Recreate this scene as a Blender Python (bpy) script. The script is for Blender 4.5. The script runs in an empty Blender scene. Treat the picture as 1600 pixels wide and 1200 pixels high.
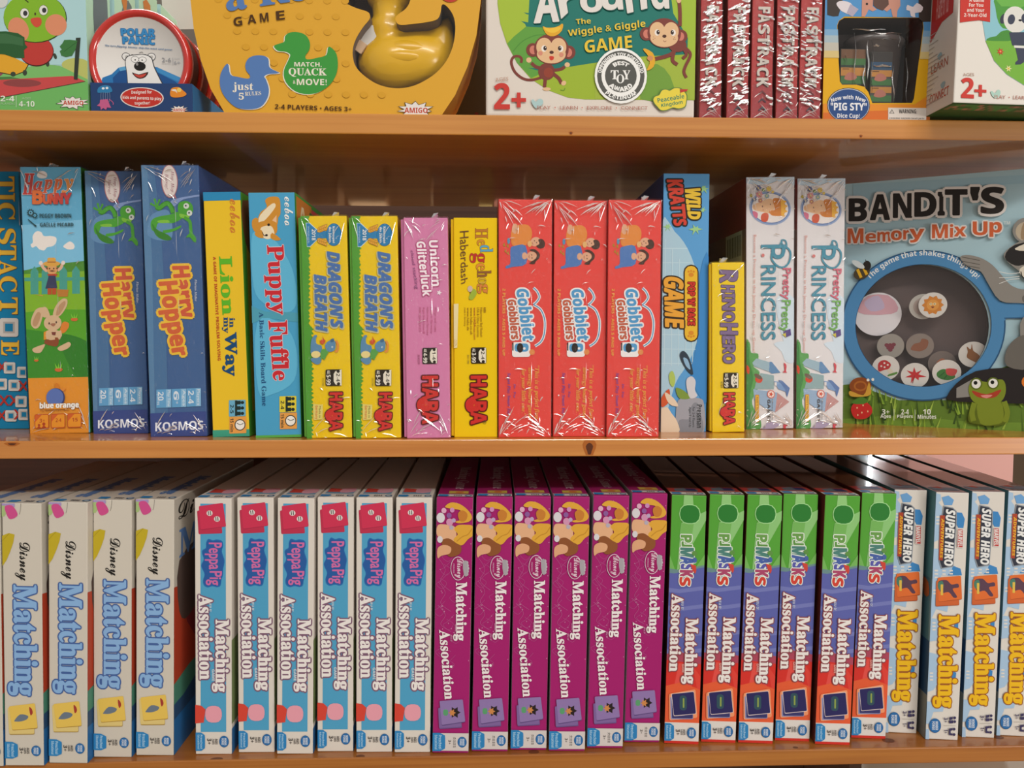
import bpy, bmesh, math, random
from math import sin, cos, tan, pi, radians, atan2, sqrt
from mathutils import Vector, Matrix
from mathutils.geometry import tessellate_polygon
rnd = random.Random(7)
sc = bpy.context.scene
col = sc.collection

# ------------------------------------------------------------------ camera, sky, lights, exposure
D, CZ, F = 0.82, 1.20, 1202.0          # camera distance from the shelf fronts, camera height, focal length in pixels of a 1600 wide frame
PITCH, YAW, ROLL = radians(3.1727), radians(1.991), radians(0.044)
CAM = Vector((0, -D, CZ))
fwd = Vector((sin(YAW)*cos(PITCH), cos(YAW)*cos(PITCH), -sin(PITCH)))
rt0 = Vector((cos(YAW), -sin(YAW), 0)); up0 = rt0.cross(fwd)
rgt = rt0*cos(ROLL) + up0*sin(ROLL); upv = -rt0*sin(ROLL) + up0*cos(ROLL)
cd = bpy.data.cameras.new('camera'); cam = bpy.data.objects.new('camera', cd); col.objects.link(cam)
cd.sensor_fit = 'HORIZONTAL'; cd.sensor_width = 36; cd.lens = 36*F/1600; cd.clip_start = 0.02
cam.matrix_world = Matrix(((rgt.x, upv.x, -fwd.x, CAM.x), (rgt.y, upv.y, -fwd.y, CAM.y), (rgt.z, upv.z, -fwd.z, CAM.z), (0, 0, 0, 1)))
sc.camera = cam

w = bpy.data.worlds.new('store_ambient'); sc.world = w; w.use_nodes = True
w.node_tree.nodes['Background'].inputs[0].default_value = (1.0, 0.97, 0.92, 1)
w.node_tree.nodes['Background'].inputs[1].default_value = 0.40

def area(name, loc, target, sx, sy, watts, colr=(1, 0.95, 0.88)):
    l = bpy.data.lights.new(name, 'AREA'); l.shape = 'RECTANGLE'; l.size = sx; l.size_y = sy; l.energy = watts; l.color = colr
    o = bpy.data.objects.new(name, l); col.objects.link(o); o.location = loc
    o.rotation_euler = (Vector(target) - Vector(loc)).to_track_quat('-Z', 'Z').to_euler()
    return o
area('ceiling_tube_row', (1.3, -4.6, CZ + 3.5), (0.1, 0, CZ - 0.5), 4.5, 0.35, 165, (1, 0.96, 0.9))
area('ceiling_tube_row_near', (1.0, -3.0, CZ + 3.3), (0.1, 0, CZ - 0.5), 4.0, 0.3, 15, (1, 0.96, 0.9))
area('shop_window', (3.4, -3.4, CZ - 0.15), (0.5, 0, CZ - 0.25), 1.5, 0.9, 60, (1, 0.97, 0.92))
area('far_carton_fill', (0.1, 0.52, CZ + 1.7), (0.1, 0.95, CZ), 2.4, 0.2, 70, (1, 0.96, 0.9))  # added fill lamp that brightens the cartons and boards behind
sc.view_settings.view_transform = 'Standard'; sc.view_settings.look = 'None'
sc.view_settings.exposure = 0.1; sc.view_settings.gamma = 1.0; sc.view_settings.use_curve_mapping = False

# ------------------------------------------------------------------ pixel -> place helpers
def ray(px, py):
    return rgt*((px - 800)/F) - upv*((py - 600)/F) + fwd
def on_z(px, py, z):
    d = ray(px, py); return CAM + d*((z - CAM.z)/d.z)
def on_y(px, py, y):
    d = ray(px, py); return CAM + d*((y - CAM.y)/d.y)
def proj(p):
    q = p - CAM; k = q.dot(fwd); return (800 + F*q.dot(rgt)/k, 600 - F*q.dot(upv)/k)
def on_plane(px, py, P, n):
    d = ray(px, py); return CAM + d*((P - CAM).dot(n)/d.dot(n))
Z_UP0, Z_UP1 = CZ + 0.2158, CZ + 0.2368      # under and upper side of the upper shelf
Z_MID0, Z_MID1 = CZ - 0.1237, CZ - 0.1048
Z_LOW0, Z_LOW1 = CZ - 0.4714, CZ - 0.4533

# ------------------------------------------------------------------ materials
def lin(h):
    v = [int(h[i:i+2], 16)/255 for i in (0, 2, 4)]
    return tuple(c/12.92 if c <= 0.04045 else ((c + 0.055)/1.055)**2.4 for c in v) + (1,)
MATS = {}
def mat(h, rough=0.45, spec=0.16, metal=0.0, coat=0.0):
    key = (h, rough, spec, metal, coat)
    if key in MATS: return MATS[key]
    m = bpy.data.materials.new('print_' + h); m.use_nodes = True
    nt = m.node_tree; b = nt.nodes['Principled BSDF']
    b.inputs['Base Color'].default_value = lin(h); b.inputs['Roughness'].default_value = rough
    b.inputs['Specular IOR Level'].default_value = spec; b.inputs['Metallic'].default_value = metal
    b.inputs['Coat Weight'].default_value = coat; b.inputs['Coat Roughness'].default_value = 0.035
    MATS[key] = m; return m
def film_mat(name, tint, rough, base, bump, f0=0.04):
    m = bpy.data.materials.new(name); m.use_nodes = True; nt = m.node_tree; N = nt.nodes; L = nt.links
    N.remove(N['Principled BSDF']); out = N['Material Output']
    tr = N.new('ShaderNodeBsdfTransparent'); gl = N.new('ShaderNodeBsdfGlossy'); gl.inputs['Roughness'].default_value = rough
    gl.inputs['Color'].default_value = (tint, tint, tint, 1)
    # two-sided Schlick reflectance, so a sheet reflects the same from both faces
    ge = N.new('ShaderNodeNewGeometry'); dt = N.new('ShaderNodeVectorMath'); dt.operation = 'DOT_PRODUCT'
    ab = N.new('ShaderNodeMath'); ab.operation = 'ABSOLUTE'; om = N.new('ShaderNodeMath'); om.operation = 'SUBTRACT'; om.inputs[0].default_value = 1
    pw = N.new('ShaderNodeMath'); pw.operation = 'POWER'; pw.inputs[1].default_value = 5; fr = N.new('ShaderNodeMath'); fr.operation = 'MULTIPLY_ADD'; fr.inputs[1].default_value = 0.9; fr.inputs[2].default_value = f0
    L.new(ge.outputs['Normal'], dt.inputs[0]); L.new(ge.outputs['Incoming'], dt.inputs[1]); L.new(dt.outputs['Value'], ab.inputs[0]); L.new(ab.outputs[0], om.inputs[1]); L.new(om.outputs[0], pw.inputs[0]); L.new(pw.outputs[0], fr.inputs[0])
    ad = N.new('ShaderNodeMath'); ad.operation = 'ADD'; ad.use_clamp = True; ad.inputs[1].default_value = base
    mx = N.new('ShaderNodeMixShader')
    L.new(fr.outputs[0], ad.inputs[0]); L.new(ad.outputs[0], mx.inputs[0]); L.new(tr.outputs[0], mx.inputs[1]); L.new(gl.outputs[0], mx.inputs[2])
    L.new(mx.outputs[0], out.inputs[0])
    if bump:
        tc = N.new('ShaderNodeTexCoord'); mp = N.new('ShaderNodeMapping'); mp.inputs['Scale'].default_value = (45, 45, 22)
        nz = N.new('ShaderNodeTexNoise'); nz.inputs['Detail'].default_value = 3; nz.inputs['Distortion'].default_value = 1.5
        bp = N.new('ShaderNodeBump'); bp.inputs['Strength'].default_value = bump; bp.inputs['Distance'].default_value = 0.004
        L.new(tc.outputs['Object'], mp.inputs[0]); L.new(mp.outputs[0], nz.inputs[0]); L.new(nz.outputs[0], bp.inputs['Height'])
        L.new(bp.outputs[0], gl.inputs['Normal']); 
    return m
FILM = film_mat('shrink_film', 0.9, 0.12, 0.0, 0.6, 0.02)
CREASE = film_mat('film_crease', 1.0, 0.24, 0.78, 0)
PANE = film_mat('clear_plastic', 0.9, 0.04, 0.01, 0)
def wood(name, base, dark, rough=0.32, coat=0.35, scale=1.0):
    m = bpy.data.materials.new(name); m.use_nodes = True; nt = m.node_tree; N = nt.nodes; L = nt.links
    b = N['Principled BSDF']; b.inputs['Roughness'].default_value = rough; b.inputs['Coat Weight'].default_value = coat; b.inputs['Coat Roughness'].default_value = 0.06
    tc = N.new('ShaderNodeTexCoord'); mp = N.new('ShaderNodeMapping'); mp.inputs['Scale'].default_value = (2.2*scale, 45*scale, 110*scale)
    n1 = N.new('ShaderNodeTexNoise'); n1.inputs['Scale'].default_value = 1.0; n1.inputs['Detail'].default_value = 4; n1.inputs['Distortion'].default_value = 0.6
    n2 = N.new('ShaderNodeTexNoise'); n2.inputs['Scale'].default_value = 5; n2.inputs['Detail'].default_value = 2
    cr = N.new('ShaderNodeValToRGB'); e = cr.color_ramp.elements
    e[0].position = 0.32; e[0].color = lin(dark); e[1].position = 0.62; e[1].color = lin(base)
    mx = N.new('ShaderNodeMix'); mx.data_type = 'RGBA'; mx.blend_type = 'MULTIPLY'; mx.inputs[0].default_value = 0.35
    c2 = N.new('ShaderNodeValToRGB'); c2.color_ramp.elements[0].position = 0.3; c2.color_ramp.elements[0].color = (0.72, 0.66, 0.6, 1)
    c2.color_ramp.elements[1].position = 0.7; c2.color_ramp.elements[1].color = (1, 1, 1, 1)
    L.new(tc.outputs['Object'], mp.inputs[0]); L.new(mp.outputs[0], n1.inputs[0]); L.new(tc.outputs['Object'], n2.inputs[0])
    L.new(n1.outputs[0], cr.inputs[0]); L.new(n2.outputs[0], c2.inputs[0]); L.new(cr.outputs[0], mx.inputs[6]); L.new(c2.outputs[0], mx.inputs[7])
    L.new(mx.outputs[2], b.inputs['Base Color'])
    return m
PINE = wood('varnished_pine', 'cc8a3c', 'ba7428', 0.32, 0.7)
PINE_MID = wood('varnished_pine_honey', 'd08a40', 'be7530', 0.32, 0.6)
PINE_LOW = wood('varnished_pine_amber', 'b0702f', '9a5a22')
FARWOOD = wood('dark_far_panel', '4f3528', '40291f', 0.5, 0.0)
BACKWOOD = wood('brown_panel', '7d5038', '6a4330', 0.4, 0.2)

# ------------------------------------------------------------------ objects
def props(o, label=None, cat=None, group=None, kind=None):
    if label: o['label'] = label
    if cat: o['category'] = cat
    if group: o['group'] = group
    if kind: o['kind'] = kind
    return o
def empty(name, label, cat, group=None):
    o = bpy.data.objects.new(name, None); o.empty_display_size = 0.03; col.objects.link(o)
    return props(o, label, cat, group)
def mesh_obj(name, verts, faces, mats, parent=None, smooth=False):
    """mats: list of material per face"""
    me = bpy.data.meshes.new(name); me.from_pydata([tuple(v) for v in verts], [], faces)
    ul = []
    for m in mats:
        if m not in ul: ul.append(m)
    for m in ul: me.materials.append(m)
    me.polygons.foreach_set('material_index', [ul.index(m) for m in mats])
    if smooth: me.polygons.foreach_set('use_smooth', [True]*len(me.polygons))
    me.update()
    o = bpy.data.objects.new(name, me); col.objects.link(o); o.parent = parent
    return o
def bm_obj(name, bm, mats, parent=None, smooth=False):
    me = bpy.data.meshes.new(name); bm.to_mesh(me); bm.free()
    for m in mats: me.materials.append(m)
    if smooth: me.polygons.foreach_set('use_smooth', [True]*len(me.polygons))
    o = bpy.data.objects.new(name, me); col.objects.link(o); o.parent = parent
    return o
def bm_box(bm, x0, x1, y0, y1, z0, z1, bev=0.0008, idx=None):
    """bevelled box; idx maps front,back,left,right,top,bottom to material slots"""
    b2 = bmesh.new(); r = bmesh.ops.create_cube(b2, size=1)
    for v in b2.verts: v.co = Vector(((x0+x1)/2 + v.co.x*(x1-x0), (y0+y1)/2 + v.co.y*(y1-y0), (z0+z1)/2 + v.co.z*(z1-z0)))
    b2.normal_update()
    if bev: bmesh.ops.bevel(b2, geom=list(b2.edges), offset=bev, segments=2, affect='EDGES', profile=0.5)
    b2.normal_update(); idx = idx or {}
    for f in b2.faces:
        n = f.normal; a = [abs(c) for c in n]; k = a.index(max(a)) if max(a) > 0.8 else 1
        s = n[k] > 0
        key = ('right' if s else 'left') if k == 0 else ('back' if (s and max(a) > 0.8) else 'front') if k == 1 else ('top' if s else 'bottom')
        f.material_index = idx.get(key, 0)
    tmp = bpy.data.meshes.new('tmp'); b2.to_mesh(tmp); b2.free(); bm.from_mesh(tmp); bpy.data.meshes.remove(tmp)
def dup(root):
    r = root.copy(); col.objects.link(r)
    for ch in root.children:
        c = ch.copy(); col.objects.link(c); c.parent = r
        for g in ch.children:
            d = g.copy(); col.objects.link(d); d.parent = c
    return r

# ------------------------------------------------------------------ lettering
STY = {'bs': (0x1D400, 0x1D41A, 0x1D7CE), 'ss': (0x1D5D4, 0x1D5EE, 0x1D7EC), 'sc': (0x1D4D0, 0x1D4EA, 0x1D7CE),
       'bi': (0x1D468, 0x1D482, 0x1D7CE), 'si': (0x1D63C, 0x1D656, 0x1D7EC)}
def stylise(s, st):
    if st not in STY: return s
    U, l, d = STY[st]
    return ''.join(chr(U + ord(c) - 65) if 'A' <= c <= 'Z' else chr(l + ord(c) - 97) if 'a' <= c <= 'z' else chr(d + ord(c) - 48) if '0' <= c <= '9' else c for c in s)
TXT = {}
def text_geo(s, st, off):
    key = (s, st, off)
    if key in TXT: return TXT[key]
    c = bpy.data.curves.new('lettering', 'FONT'); c.body = stylise(s, st); c.resolution_u = 3; c.fill_mode = 'BOTH'
    o = bpy.data.objects.new('lettering', c); col.objects.link(o); bpy.context.view_layer.update()
    def grab():
        dg = bpy.context.evaluated_depsgraph_get(); e = o.evaluated_get(dg); m = e.to_mesh()
        v = [(p.co.x, p.co.y) for p in m.vertices]; f = [tuple(p.vertices) for p in m.polygons]; e.to_mesh_clear(); return v, f
    v0, f0 = grab()
    x0 = min(p[0] for p in v0); x1 = max(p[0] for p in v0); y0 = min(p[1] for p in v0); y1 = max(p[1] for p in v0)
    if off:
        c.offset = off; bpy.context.view_layer.update(); v0, f0 = grab()
    g = ([((p[0]-x0)/(x1-x0), (y1-p[1])/(y1-y0)) for p in v0], f0)
    bpy.data.objects.remove(o); bpy.data.curves.remove(c); TXT[key] = g
    return g

# ------------------------------------------------------------------ printed artwork laid on a box face
def smooth_pts(pts, n=5, closed=True):
    out = []; N = len(pts); rng = range(N if closed else N - 1)
    for i in rng:
        g = lambda k: pts[k % N] if closed else pts[max(0, min(N-1, k))]
        p0, p1, p2, p3 = g(i-1), g(i), g(i+1), g(i+2)
        for k in range(n):
            t = k/n
            out.append(tuple(0.5*(2*p1[j] + (p2[j]-p0[j])*t + (2*p0[j]-5*p1[j]+4*p2[j]-p3[j])*t*t + (3*p1[j]-p0[j]-3*p2[j]+p3[j])*t**3) for j in (0, 1)))
    if not closed: out.append(tuple(pts[-1]))
    return out
def ell_pts(cx, cy, rx, ry, rot=0, n=28):
    c, s = cos(radians(rot)), sin(radians(rot))
    return [(cx + rx*cos(a)*c - ry*sin(a)*s, cy + rx*cos(a)*s + ry*sin(a)*c) for a in (2*pi*k/n for k in range(n))]
def clip01(pts):
    for ax, lim, sgn in ((0, 0.0, 1), (0, 1.0, -1), (1, 0.0, 1), (1, 1.0, -1)):
        out = []
        for i in range(len(pts)):
            a, b = pts[i-1], pts[i]
            ia, ib = (a[ax]-lim)*sgn >= 0, (b[ax]-lim)*sgn >= 0
            if ia != ib:
                t = (lim-a[ax])/(b[ax]-a[ax]); out.append((a[0]+(b[0]-a[0])*t, a[1]+(b[1]-a[1])*t))
            if ib: out.append(b)
        pts = out
        if not pts: return pts
    return pts
class Art:
    def __init__(s, root, dims, quad=None, face='front', base=0.00025):
        s.root, s.dims, s.face = root, dims, face
        s.q = quad or (0, 0, 1, 0, 0, 1, 1, 1)          # TL TR BL BR
        (x0, y0), (x1, y1), (x3, y3), (x2, y2) = [s.q[i:i+2] for i in (0, 2, 4, 6)]     # projective map of the corners to the unit square
        sx, sy = x0-x1+x2-x3, y0-y1+y2-y3; dx1, dx2, dy1, dy2 = x1-x2, x3-x2, y1-y2, y3-y2; dt = dx1*dy2-dx2*dy1
        g = (sx*dy2-dx2*sy)/dt; h = (dx1*sy-sx*dy1)/dt
        s.H = Matrix(((x1-x0+g*x1, x3-x0+h*x3, x0), (y1-y0+g*y1, y3-y0+h*y3, y0), (g, h, 1))).inverted()
        s.v = (0, 0, 1); s.L = 0; s.base = base; s.parts = {}; s.cur = 'printed_panel'; s.labels = {}
    def V(s, *v): s.v = v; return s
    def part(s, name, label=None):
        s.cur = name
        if label: s.labels[name] = label
        return s
    def uv(s, p):
        x = s.v[0] + p[0]/s.v[2]; y = s.v[1] + p[1]/s.v[2]; v = s.H @ Vector((x, y, 1)); return v.x/v.z, v.y/v.z
    def to3(s, u, v, e):
        w, d, h = s.dims
        if s.face == 'front': return (-w/2 + u*w, -e, h*(1-v))
        if s.face == 'right': return (w/2 + e, u*d, h*(1-v))
        if s.face == 'left': return (-w/2 - e, (1-u)*d, h*(1-v))
        return (-w/2 + u*w, d*(1-v), h + e)
    def add(s, uvs, faces, colr, m=None):
        s.L += 1; e = s.base + s.L*0.000014
        vs, fs, ms = s.parts.setdefault(s.cur, ([], [], []))
        k = len(vs); vs.extend(s.to3(u, v, e) for u, v in uvs); m = m or mat(colr)
        for f in faces: fs.append(tuple(k+i for i in f)); ms.append(m)
    def P(s, colr, pts, sm=0, m=None):
        if sm: pts = smooth_pts(pts, sm)
        uvs = [s.uv(p) for p in pts]
        if any(not (0 <= c <= 1) for p in uvs for c in p): uvs = clip01(uvs)
        if len(uvs) < 3: return s
        s.add(uvs, tessellate_polygon([[Vector((u, v, 0)) for u, v in uvs]]), colr, m); return s
    def E(s, colr, cx, cy, rx, ry=None, rot=0): return s.P(colr, ell_pts(cx, cy, rx, ry or rx, rot))
    def R(s, colr, x0, y0, x1, y1, r=0):
        if not r: return s.P(colr, [(x0, y0), (x1, y0), (x1, y1), (x0, y1)])
        pts = []
        for cx, cy, a0 in ((x1-r, y0+r, -90), (x1-r, y1-r, 0), (x0+r, y1-r, 90), (x0+r, y0+r, 180)):
            pts += [(cx + r*cos(radians(a0+a)), cy + r*sin(radians(a0+a))) for a in (0, 30, 60, 90)]
        return s.P(colr, pts)
    def RQ(s, colr, pts, r):
        """quad with rounded corners"""
        out = []
        for i in range(4):
            p0, p1, p2 = (Vector(pts[i-1]), Vector(pts[i]), Vector(pts[(i+1) % 4]))
            a = p1 + (p0-p1).normalized()*r; b = p1 + (p2-p1).normalized()*r
            out += [tuple(a), tuple((a + b)*0.2 + p1*0.6), tuple(b)]
        return s.P(colr, out)
    def S(s, colr, pts, wd, sm=5, closed=False):
        if sm: pts = smooth_pts(pts, sm, closed)
        n = len(pts); A = []; B = []
        for i in range(n):
            a = pts[i-1] if (i or closed) else pts[i]; b = pts[(i+1) % n] if (i < n-1 or closed) else pts[i]
            dx, dy = b[0]-a[0], b[1]-a[1]; l = sqrt(dx*dx+dy*dy) or 1
            A.append((pts[i][0]-dy/l*wd/2, pts[i][1]+dx/l*wd/2)); B.append((pts[i][0]+dy/l*wd/2, pts[i][1]-dx/l*wd/2))
        uvs = [s.uv(p) for p in A + B]
        uvs = [(min(1, max(0, u)), min(1, max(0, v))) for u, v in uvs]
        s.add(uvs, [(i, (i+1) % n, n+(i+1) % n, n+i) for i in range(n if closed else n-1)], colr); return s
    def star(s, colr, cx, cy, r0, r1, n, sx=1, sy=1, jit=0, rot=0):
        q = random.Random(int(cx*7+cy)); pts = []
        for k in range(2*n):
            r = (r0 if k % 2 else r1)*(1 + jit*(q.random()-0.5)); a = pi*k/n + radians(rot); pts.append((cx+r*cos(a)*sx, cy+r*sin(a)*sy))
        return s.P(colr, pts)
    def TQ(s, colr, txt, quad, st='ss', b=0, out=None, ow=0, out2=None, ow2=0):
        """lettering in a quad given as text-frame TL, TR, BR, BL; b thickens the strokes, ow is the width of a coloured edge"""
        g, f = text_geo(txt, st, 0); (ax, ay), (bx, by), (cx, cy), (dx, dy) = quad
        pts = [((ax*(1-u)+bx*u)*(1-v) + (dx*(1-u)+cx*u)*v, (ay*(1-u)+by*u)*(1-v) + (dy*(1-u)+cy*u)*v) for u, v in g]
        fat = b*0.62*sqrt((ax-dx)**2 + (ay-dy)**2)
        def spread(o, n, c):
            for k in range(n):
                s.L -= 0.8; s.add([s.uv((p[0]+o*cos(k*2*pi/n), p[1]+o*sin(k*2*pi/n))) for p in pts], f, c)
            s.L += 0.8
        if out: spread(ow+fat, 10, out)
        if fat > 0: spread(fat, 6, colr)
        s.add([s.uv(p) for p in pts], f, colr); return s
    def T(s, colr, txt, x0, y0, x1, y1, rot=90, st='ss', b=0, out=None, ow=0, **k):
        q = [(x1, y0), (x1, y1), (x0, y1), (x0, y0)] if rot == 90 else [(x0, y0), (x1, y0), (x1, y1), (x0, y1)] if rot == 0 else [(x0, y1), (x0, y0), (x1, y0), (x1, y1)]
        return s.TQ(colr, txt, q, st, b, out, ow, **k)
    def arc(s, colr, txt, cx, cy, r, hgt, a0, a1, st='ss', b=0, inward=False):
        """lettering bent round a circle; angles in degrees, 0 = right, -90 = top"""
        g, f = text_geo(txt, st, b); pts = []
        for u, v in g:
            a = radians(a0 + (a1-a0)*u); rr = r + (hgt*v if inward else hgt*(1-v)); pts.append((cx+rr*cos(a), cy+rr*sin(a)))
        s.add([s.uv(p) for p in pts], f, colr); return s
    def build(s):
        for n, (vs, fs, ms) in s.parts.items():
            o = mesh_obj(n.split('#')[0], vs, fs, ms, s.root)
            if n in s.labels: o['label'] = s.labels[n]
        s.parts = {}

# ------------------------------------------------------------------ boxes
def solve(quad, z, yaw=0, y=None):
    """front face corners in the photo (TL TR BL BR) -> place, size and lean of a box standing on height z"""
    ax, ay, bx, by, cx, cy, dx, dy = quad; ya = radians(yaw)
    u = Vector((cos(ya), -sin(ya), 0)); n = Vector((sin(ya), cos(ya), 0))
    if y is None: P = on_z((cx+dx)/2, (cy+dy)/2, z)
    else: P = on_y((cx+dx)/2, (cy+dy)/2, y); P.z = z
    wd = 0.05
    for _ in range(4):
        a, b = proj(P-u*wd/2), proj(P+u*wd/2); wd *= (dx-cx)/(b[0]-a[0])
    T = on_plane((ax+bx)/2, (ay+by)/2, P, n); off = (T-P).dot(u)
    return dict(P=P, w=wd, h=T.z-z, lean=atan2(off, T.z-z), yaw=ya)
def put(o, s, wd=None):
    o.location = s['P'] + Vector((0, 0, abs(sin(s['lean']))*(wd or s['w'])/2)); o.rotation_euler = (0, s['lean'], -s['yaw'])
def carton(root, dims, cols, bev=0.0008, name='carton', y0=0.0, slots=None, label=None):
    w_, d_, h_ = dims; keys = ['front', 'back', 'left', 'right', 'top', 'bottom']
    c = {k: cols.get(k, cols.get('all', 'cccccc')) for k in keys}
    ul = list(dict.fromkeys(c.values())); bm = bmesh.new()
    bm_box(bm, -w_/2, w_/2, y0, d_, 0, h_, bev, {k: ul.index(c[k]) for k in keys})
    return bm_obj(name, bm, [mat(x, cols.get('rough', 0.45), coat=cols.get('coat', 0)) for x in ul], root)
def wrap(root, dims, seed, n=26, seam=True, strong=1.0, tails=True):
    """clear shrink film round a box with creases that catch the light"""
    w_, d_, h_ = dims; q = random.Random(seed); g = 0.0021
    bm = bmesh.new(); bm_box(bm, -w_/2-0.0009, w_/2+0.0009, -g, d_+0.001, 0.0003, h_+0.0012, 0.0015)
    fm = bm_obj('shrink_wrap', bm, [FILM], root)
    vs, fs = [], []
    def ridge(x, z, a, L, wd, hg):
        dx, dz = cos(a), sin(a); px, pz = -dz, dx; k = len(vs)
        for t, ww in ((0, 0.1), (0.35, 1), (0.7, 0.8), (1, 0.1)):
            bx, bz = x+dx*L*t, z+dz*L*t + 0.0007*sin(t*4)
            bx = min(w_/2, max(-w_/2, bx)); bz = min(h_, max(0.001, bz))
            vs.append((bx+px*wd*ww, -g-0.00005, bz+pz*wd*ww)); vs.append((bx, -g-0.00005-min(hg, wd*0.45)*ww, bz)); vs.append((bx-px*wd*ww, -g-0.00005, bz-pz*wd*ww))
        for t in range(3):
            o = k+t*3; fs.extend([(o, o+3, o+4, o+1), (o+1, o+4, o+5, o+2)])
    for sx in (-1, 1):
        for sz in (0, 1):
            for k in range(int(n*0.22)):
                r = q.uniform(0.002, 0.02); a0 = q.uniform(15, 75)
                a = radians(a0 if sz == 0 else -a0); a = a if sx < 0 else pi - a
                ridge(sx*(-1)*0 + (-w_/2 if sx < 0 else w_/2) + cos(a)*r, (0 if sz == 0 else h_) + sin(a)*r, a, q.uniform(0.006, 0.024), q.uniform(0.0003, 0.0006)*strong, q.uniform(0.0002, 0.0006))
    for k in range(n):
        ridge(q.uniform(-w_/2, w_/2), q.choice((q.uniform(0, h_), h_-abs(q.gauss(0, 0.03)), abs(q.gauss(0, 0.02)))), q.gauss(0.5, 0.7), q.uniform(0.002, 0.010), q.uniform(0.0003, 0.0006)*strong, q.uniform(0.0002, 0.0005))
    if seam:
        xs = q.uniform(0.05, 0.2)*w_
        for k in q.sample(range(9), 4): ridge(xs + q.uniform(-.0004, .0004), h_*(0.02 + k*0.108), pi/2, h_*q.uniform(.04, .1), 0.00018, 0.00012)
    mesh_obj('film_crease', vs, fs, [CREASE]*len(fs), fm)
    if tails:
        xs = q.uniform(-0.1, 0.25)*w_; tv = []; 
        for k in range(6):
            tv += [(xs + 0.004*sin(k*1.9) - 0.003, 0.004 + 0.003*k, h_+0.0008), (xs + 0.003*cos(k*2.3), 0.005+0.003*k, h_+0.004 + 0.003*q.random())]
        mesh_obj('film_tail', tv, [(2*k, 2*k+2, 2*k+3, 2*k+1) for k in range(5)], [CREASE]*5, fm)
    return fm
# ------------------------------------------------------------------ the shelving
def board(z0, z1, m, knots, y1=0.43, lab=None):
    bm = bmesh.new(); bm_box(bm, -1.15, 1.25, 0, y1, z0, z1, 0.0012)
    k0 = len(bm.faces)
    for px, py, rx, ry in knots:
        p = on_y(px, py, 0)
        for q, mi, e in ((1.9, 1, 0.00012), (1.0, 2, 0.0002)):
            vs = [bm.verts.new((p.x + rx*q*cos(a)*(1+0.25*sin(3*a)), -e, min(z1-0.0012, max(z0+0.0012, p.z + ry*q*sin(a))))) for a in (2*pi*k/16 for k in range(16))]
            f = bm.faces.new(vs); f.material_index = mi
    o = bm_obj('shelf_board', bm, [m, mat('a8602a'), mat('5a3220')])
    return props(o, lab, 'shelf')
board(Z_UP0, Z_UP1, PINE, [(892, 208, 0.0012, 0.001), (1345, 213, 0.001, 0.001)], lab='upper varnished pine shelf board under the duck and monkey boxes')
board(Z_MID0, Z_MID1, PINE_MID, [(921, 701, 0.0035, 0.0065), (19, 694, 0.004, 0.0012)], lab='middle varnished pine shelf board with a dark knot under the red boxes')
LOWB = board(Z_LOW0, Z_LOW1, PINE_LOW, [], lab='bottom varnished pine shelf board under the matching games')
# knots on the top side of the bottom board
bm = bmesh.new()
for px, py, r in ((463, 1189, 0.006), (563, 1182, 0.005), (834, 1175, 0.006), (338, 1187, 0.007), (1243, 1168, 0.003), (1388, 1157, 0.007), (1560, 1152, 0.006)):
    p = on_z(px, py, Z_LOW1)
    bm.faces.new([bm.verts.new((p.x + r*cos(a), max(0.002, p.y + r*0.7*sin(a)), Z_LOW1 + 0.00015)) for a in (2*pi*k/14 for k in range(14))])
bm_obj('knot', bm, [mat('6a3c22', 0.3)], LOWB)
def slab(name, x0, x1, y0, y1, z0, z1, m, label=None):
    bm = bmesh.new(); bm_box(bm, x0, x1, y0, y1, z0, z1, 0.001); o = bm_obj(name, bm, [m]); o['kind'] = 'structure'; return o
slab('trim_1', 0.42, 1.25, 0.4305, 0.442, Z_MID1-0.01, Z_UP0-0.004, BACKWOOD)  # unseen panel added to keep back light off the upper shelf's underside
slab('trim_2', -1.15, 0.585, 0.4305, 0.442, Z_LOW1-0.01, Z_MID0-0.003, BACKWOOD, 'brown back panel of the bottom bay')
slab('trim_3', -0.42, 1.25, 0.4305, 0.442, Z_UP1-0.01, CZ+0.75, BACKWOOD, 'brown back panel of the top bay')
slab('trim_4', 0.985, 1.03, 0.385, 0.43, Z_LOW1, Z_MID0, PINE_LOW)
slab('trim_5', -1.18, -1.151, 0, 0.44, CZ-0.9, CZ+0.8, PINE_MID)
slab('trim_6', 1.251, 1.28, 0, 0.44, CZ-0.9, CZ+0.8, PINE_MID)
# the shop beyond: far wall with daylight windows, floor and ceiling
def struct(name, x0, x1, y0, y1, z0, z1, h, bev=0):
    bm = bmesh.new(); bm_box(bm, x0, x1, y0, y1, z0, z1, bev); o = bm_obj(name, bm, [mat(h, 0.7)]); o['kind'] = 'structure'; return o
struct('floor', -4, 5, -6, 4.2, -0.05, 0, '8a7a68')
struct('wall_back', -4, 5, 4.1, 4.2, 0, 3.6, '5a4a3c')
GLOW = bpy.data.materials.new('daylight_pane'); GLOW.use_nodes = True
gb = GLOW.node_tree.nodes['Principled BSDF']; gb.inputs['Emission Color'].default_value = (0.9, 0.96, 1, 1); gb.inputs['Emission Strength'].default_value = 40
def window(n, x0, x1, z0, z1):
    bm = bmesh.new(); bm_box(bm, x0-0.05, x1+0.05, 4.07, 4.1, z0-0.05, z1+0.05, 0.004)
    f = bm_obj('window_%d' % n, bm, [mat('4a3c30', 0.5)]); f['kind'] = 'structure'
    bm = bmesh.new(); bm_box(bm, x0, x1, 4.06, 4.069, z0, z1, 0); p = bm_obj('pane', bm, [GLOW], f)
window(1, 2.46, 2.72, 0.06, 2.3)
window(2, 2.99, 3.10, 0.06, 1.5)
window(3, -2.2, -1.75, 2.6, 3.4)

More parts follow.
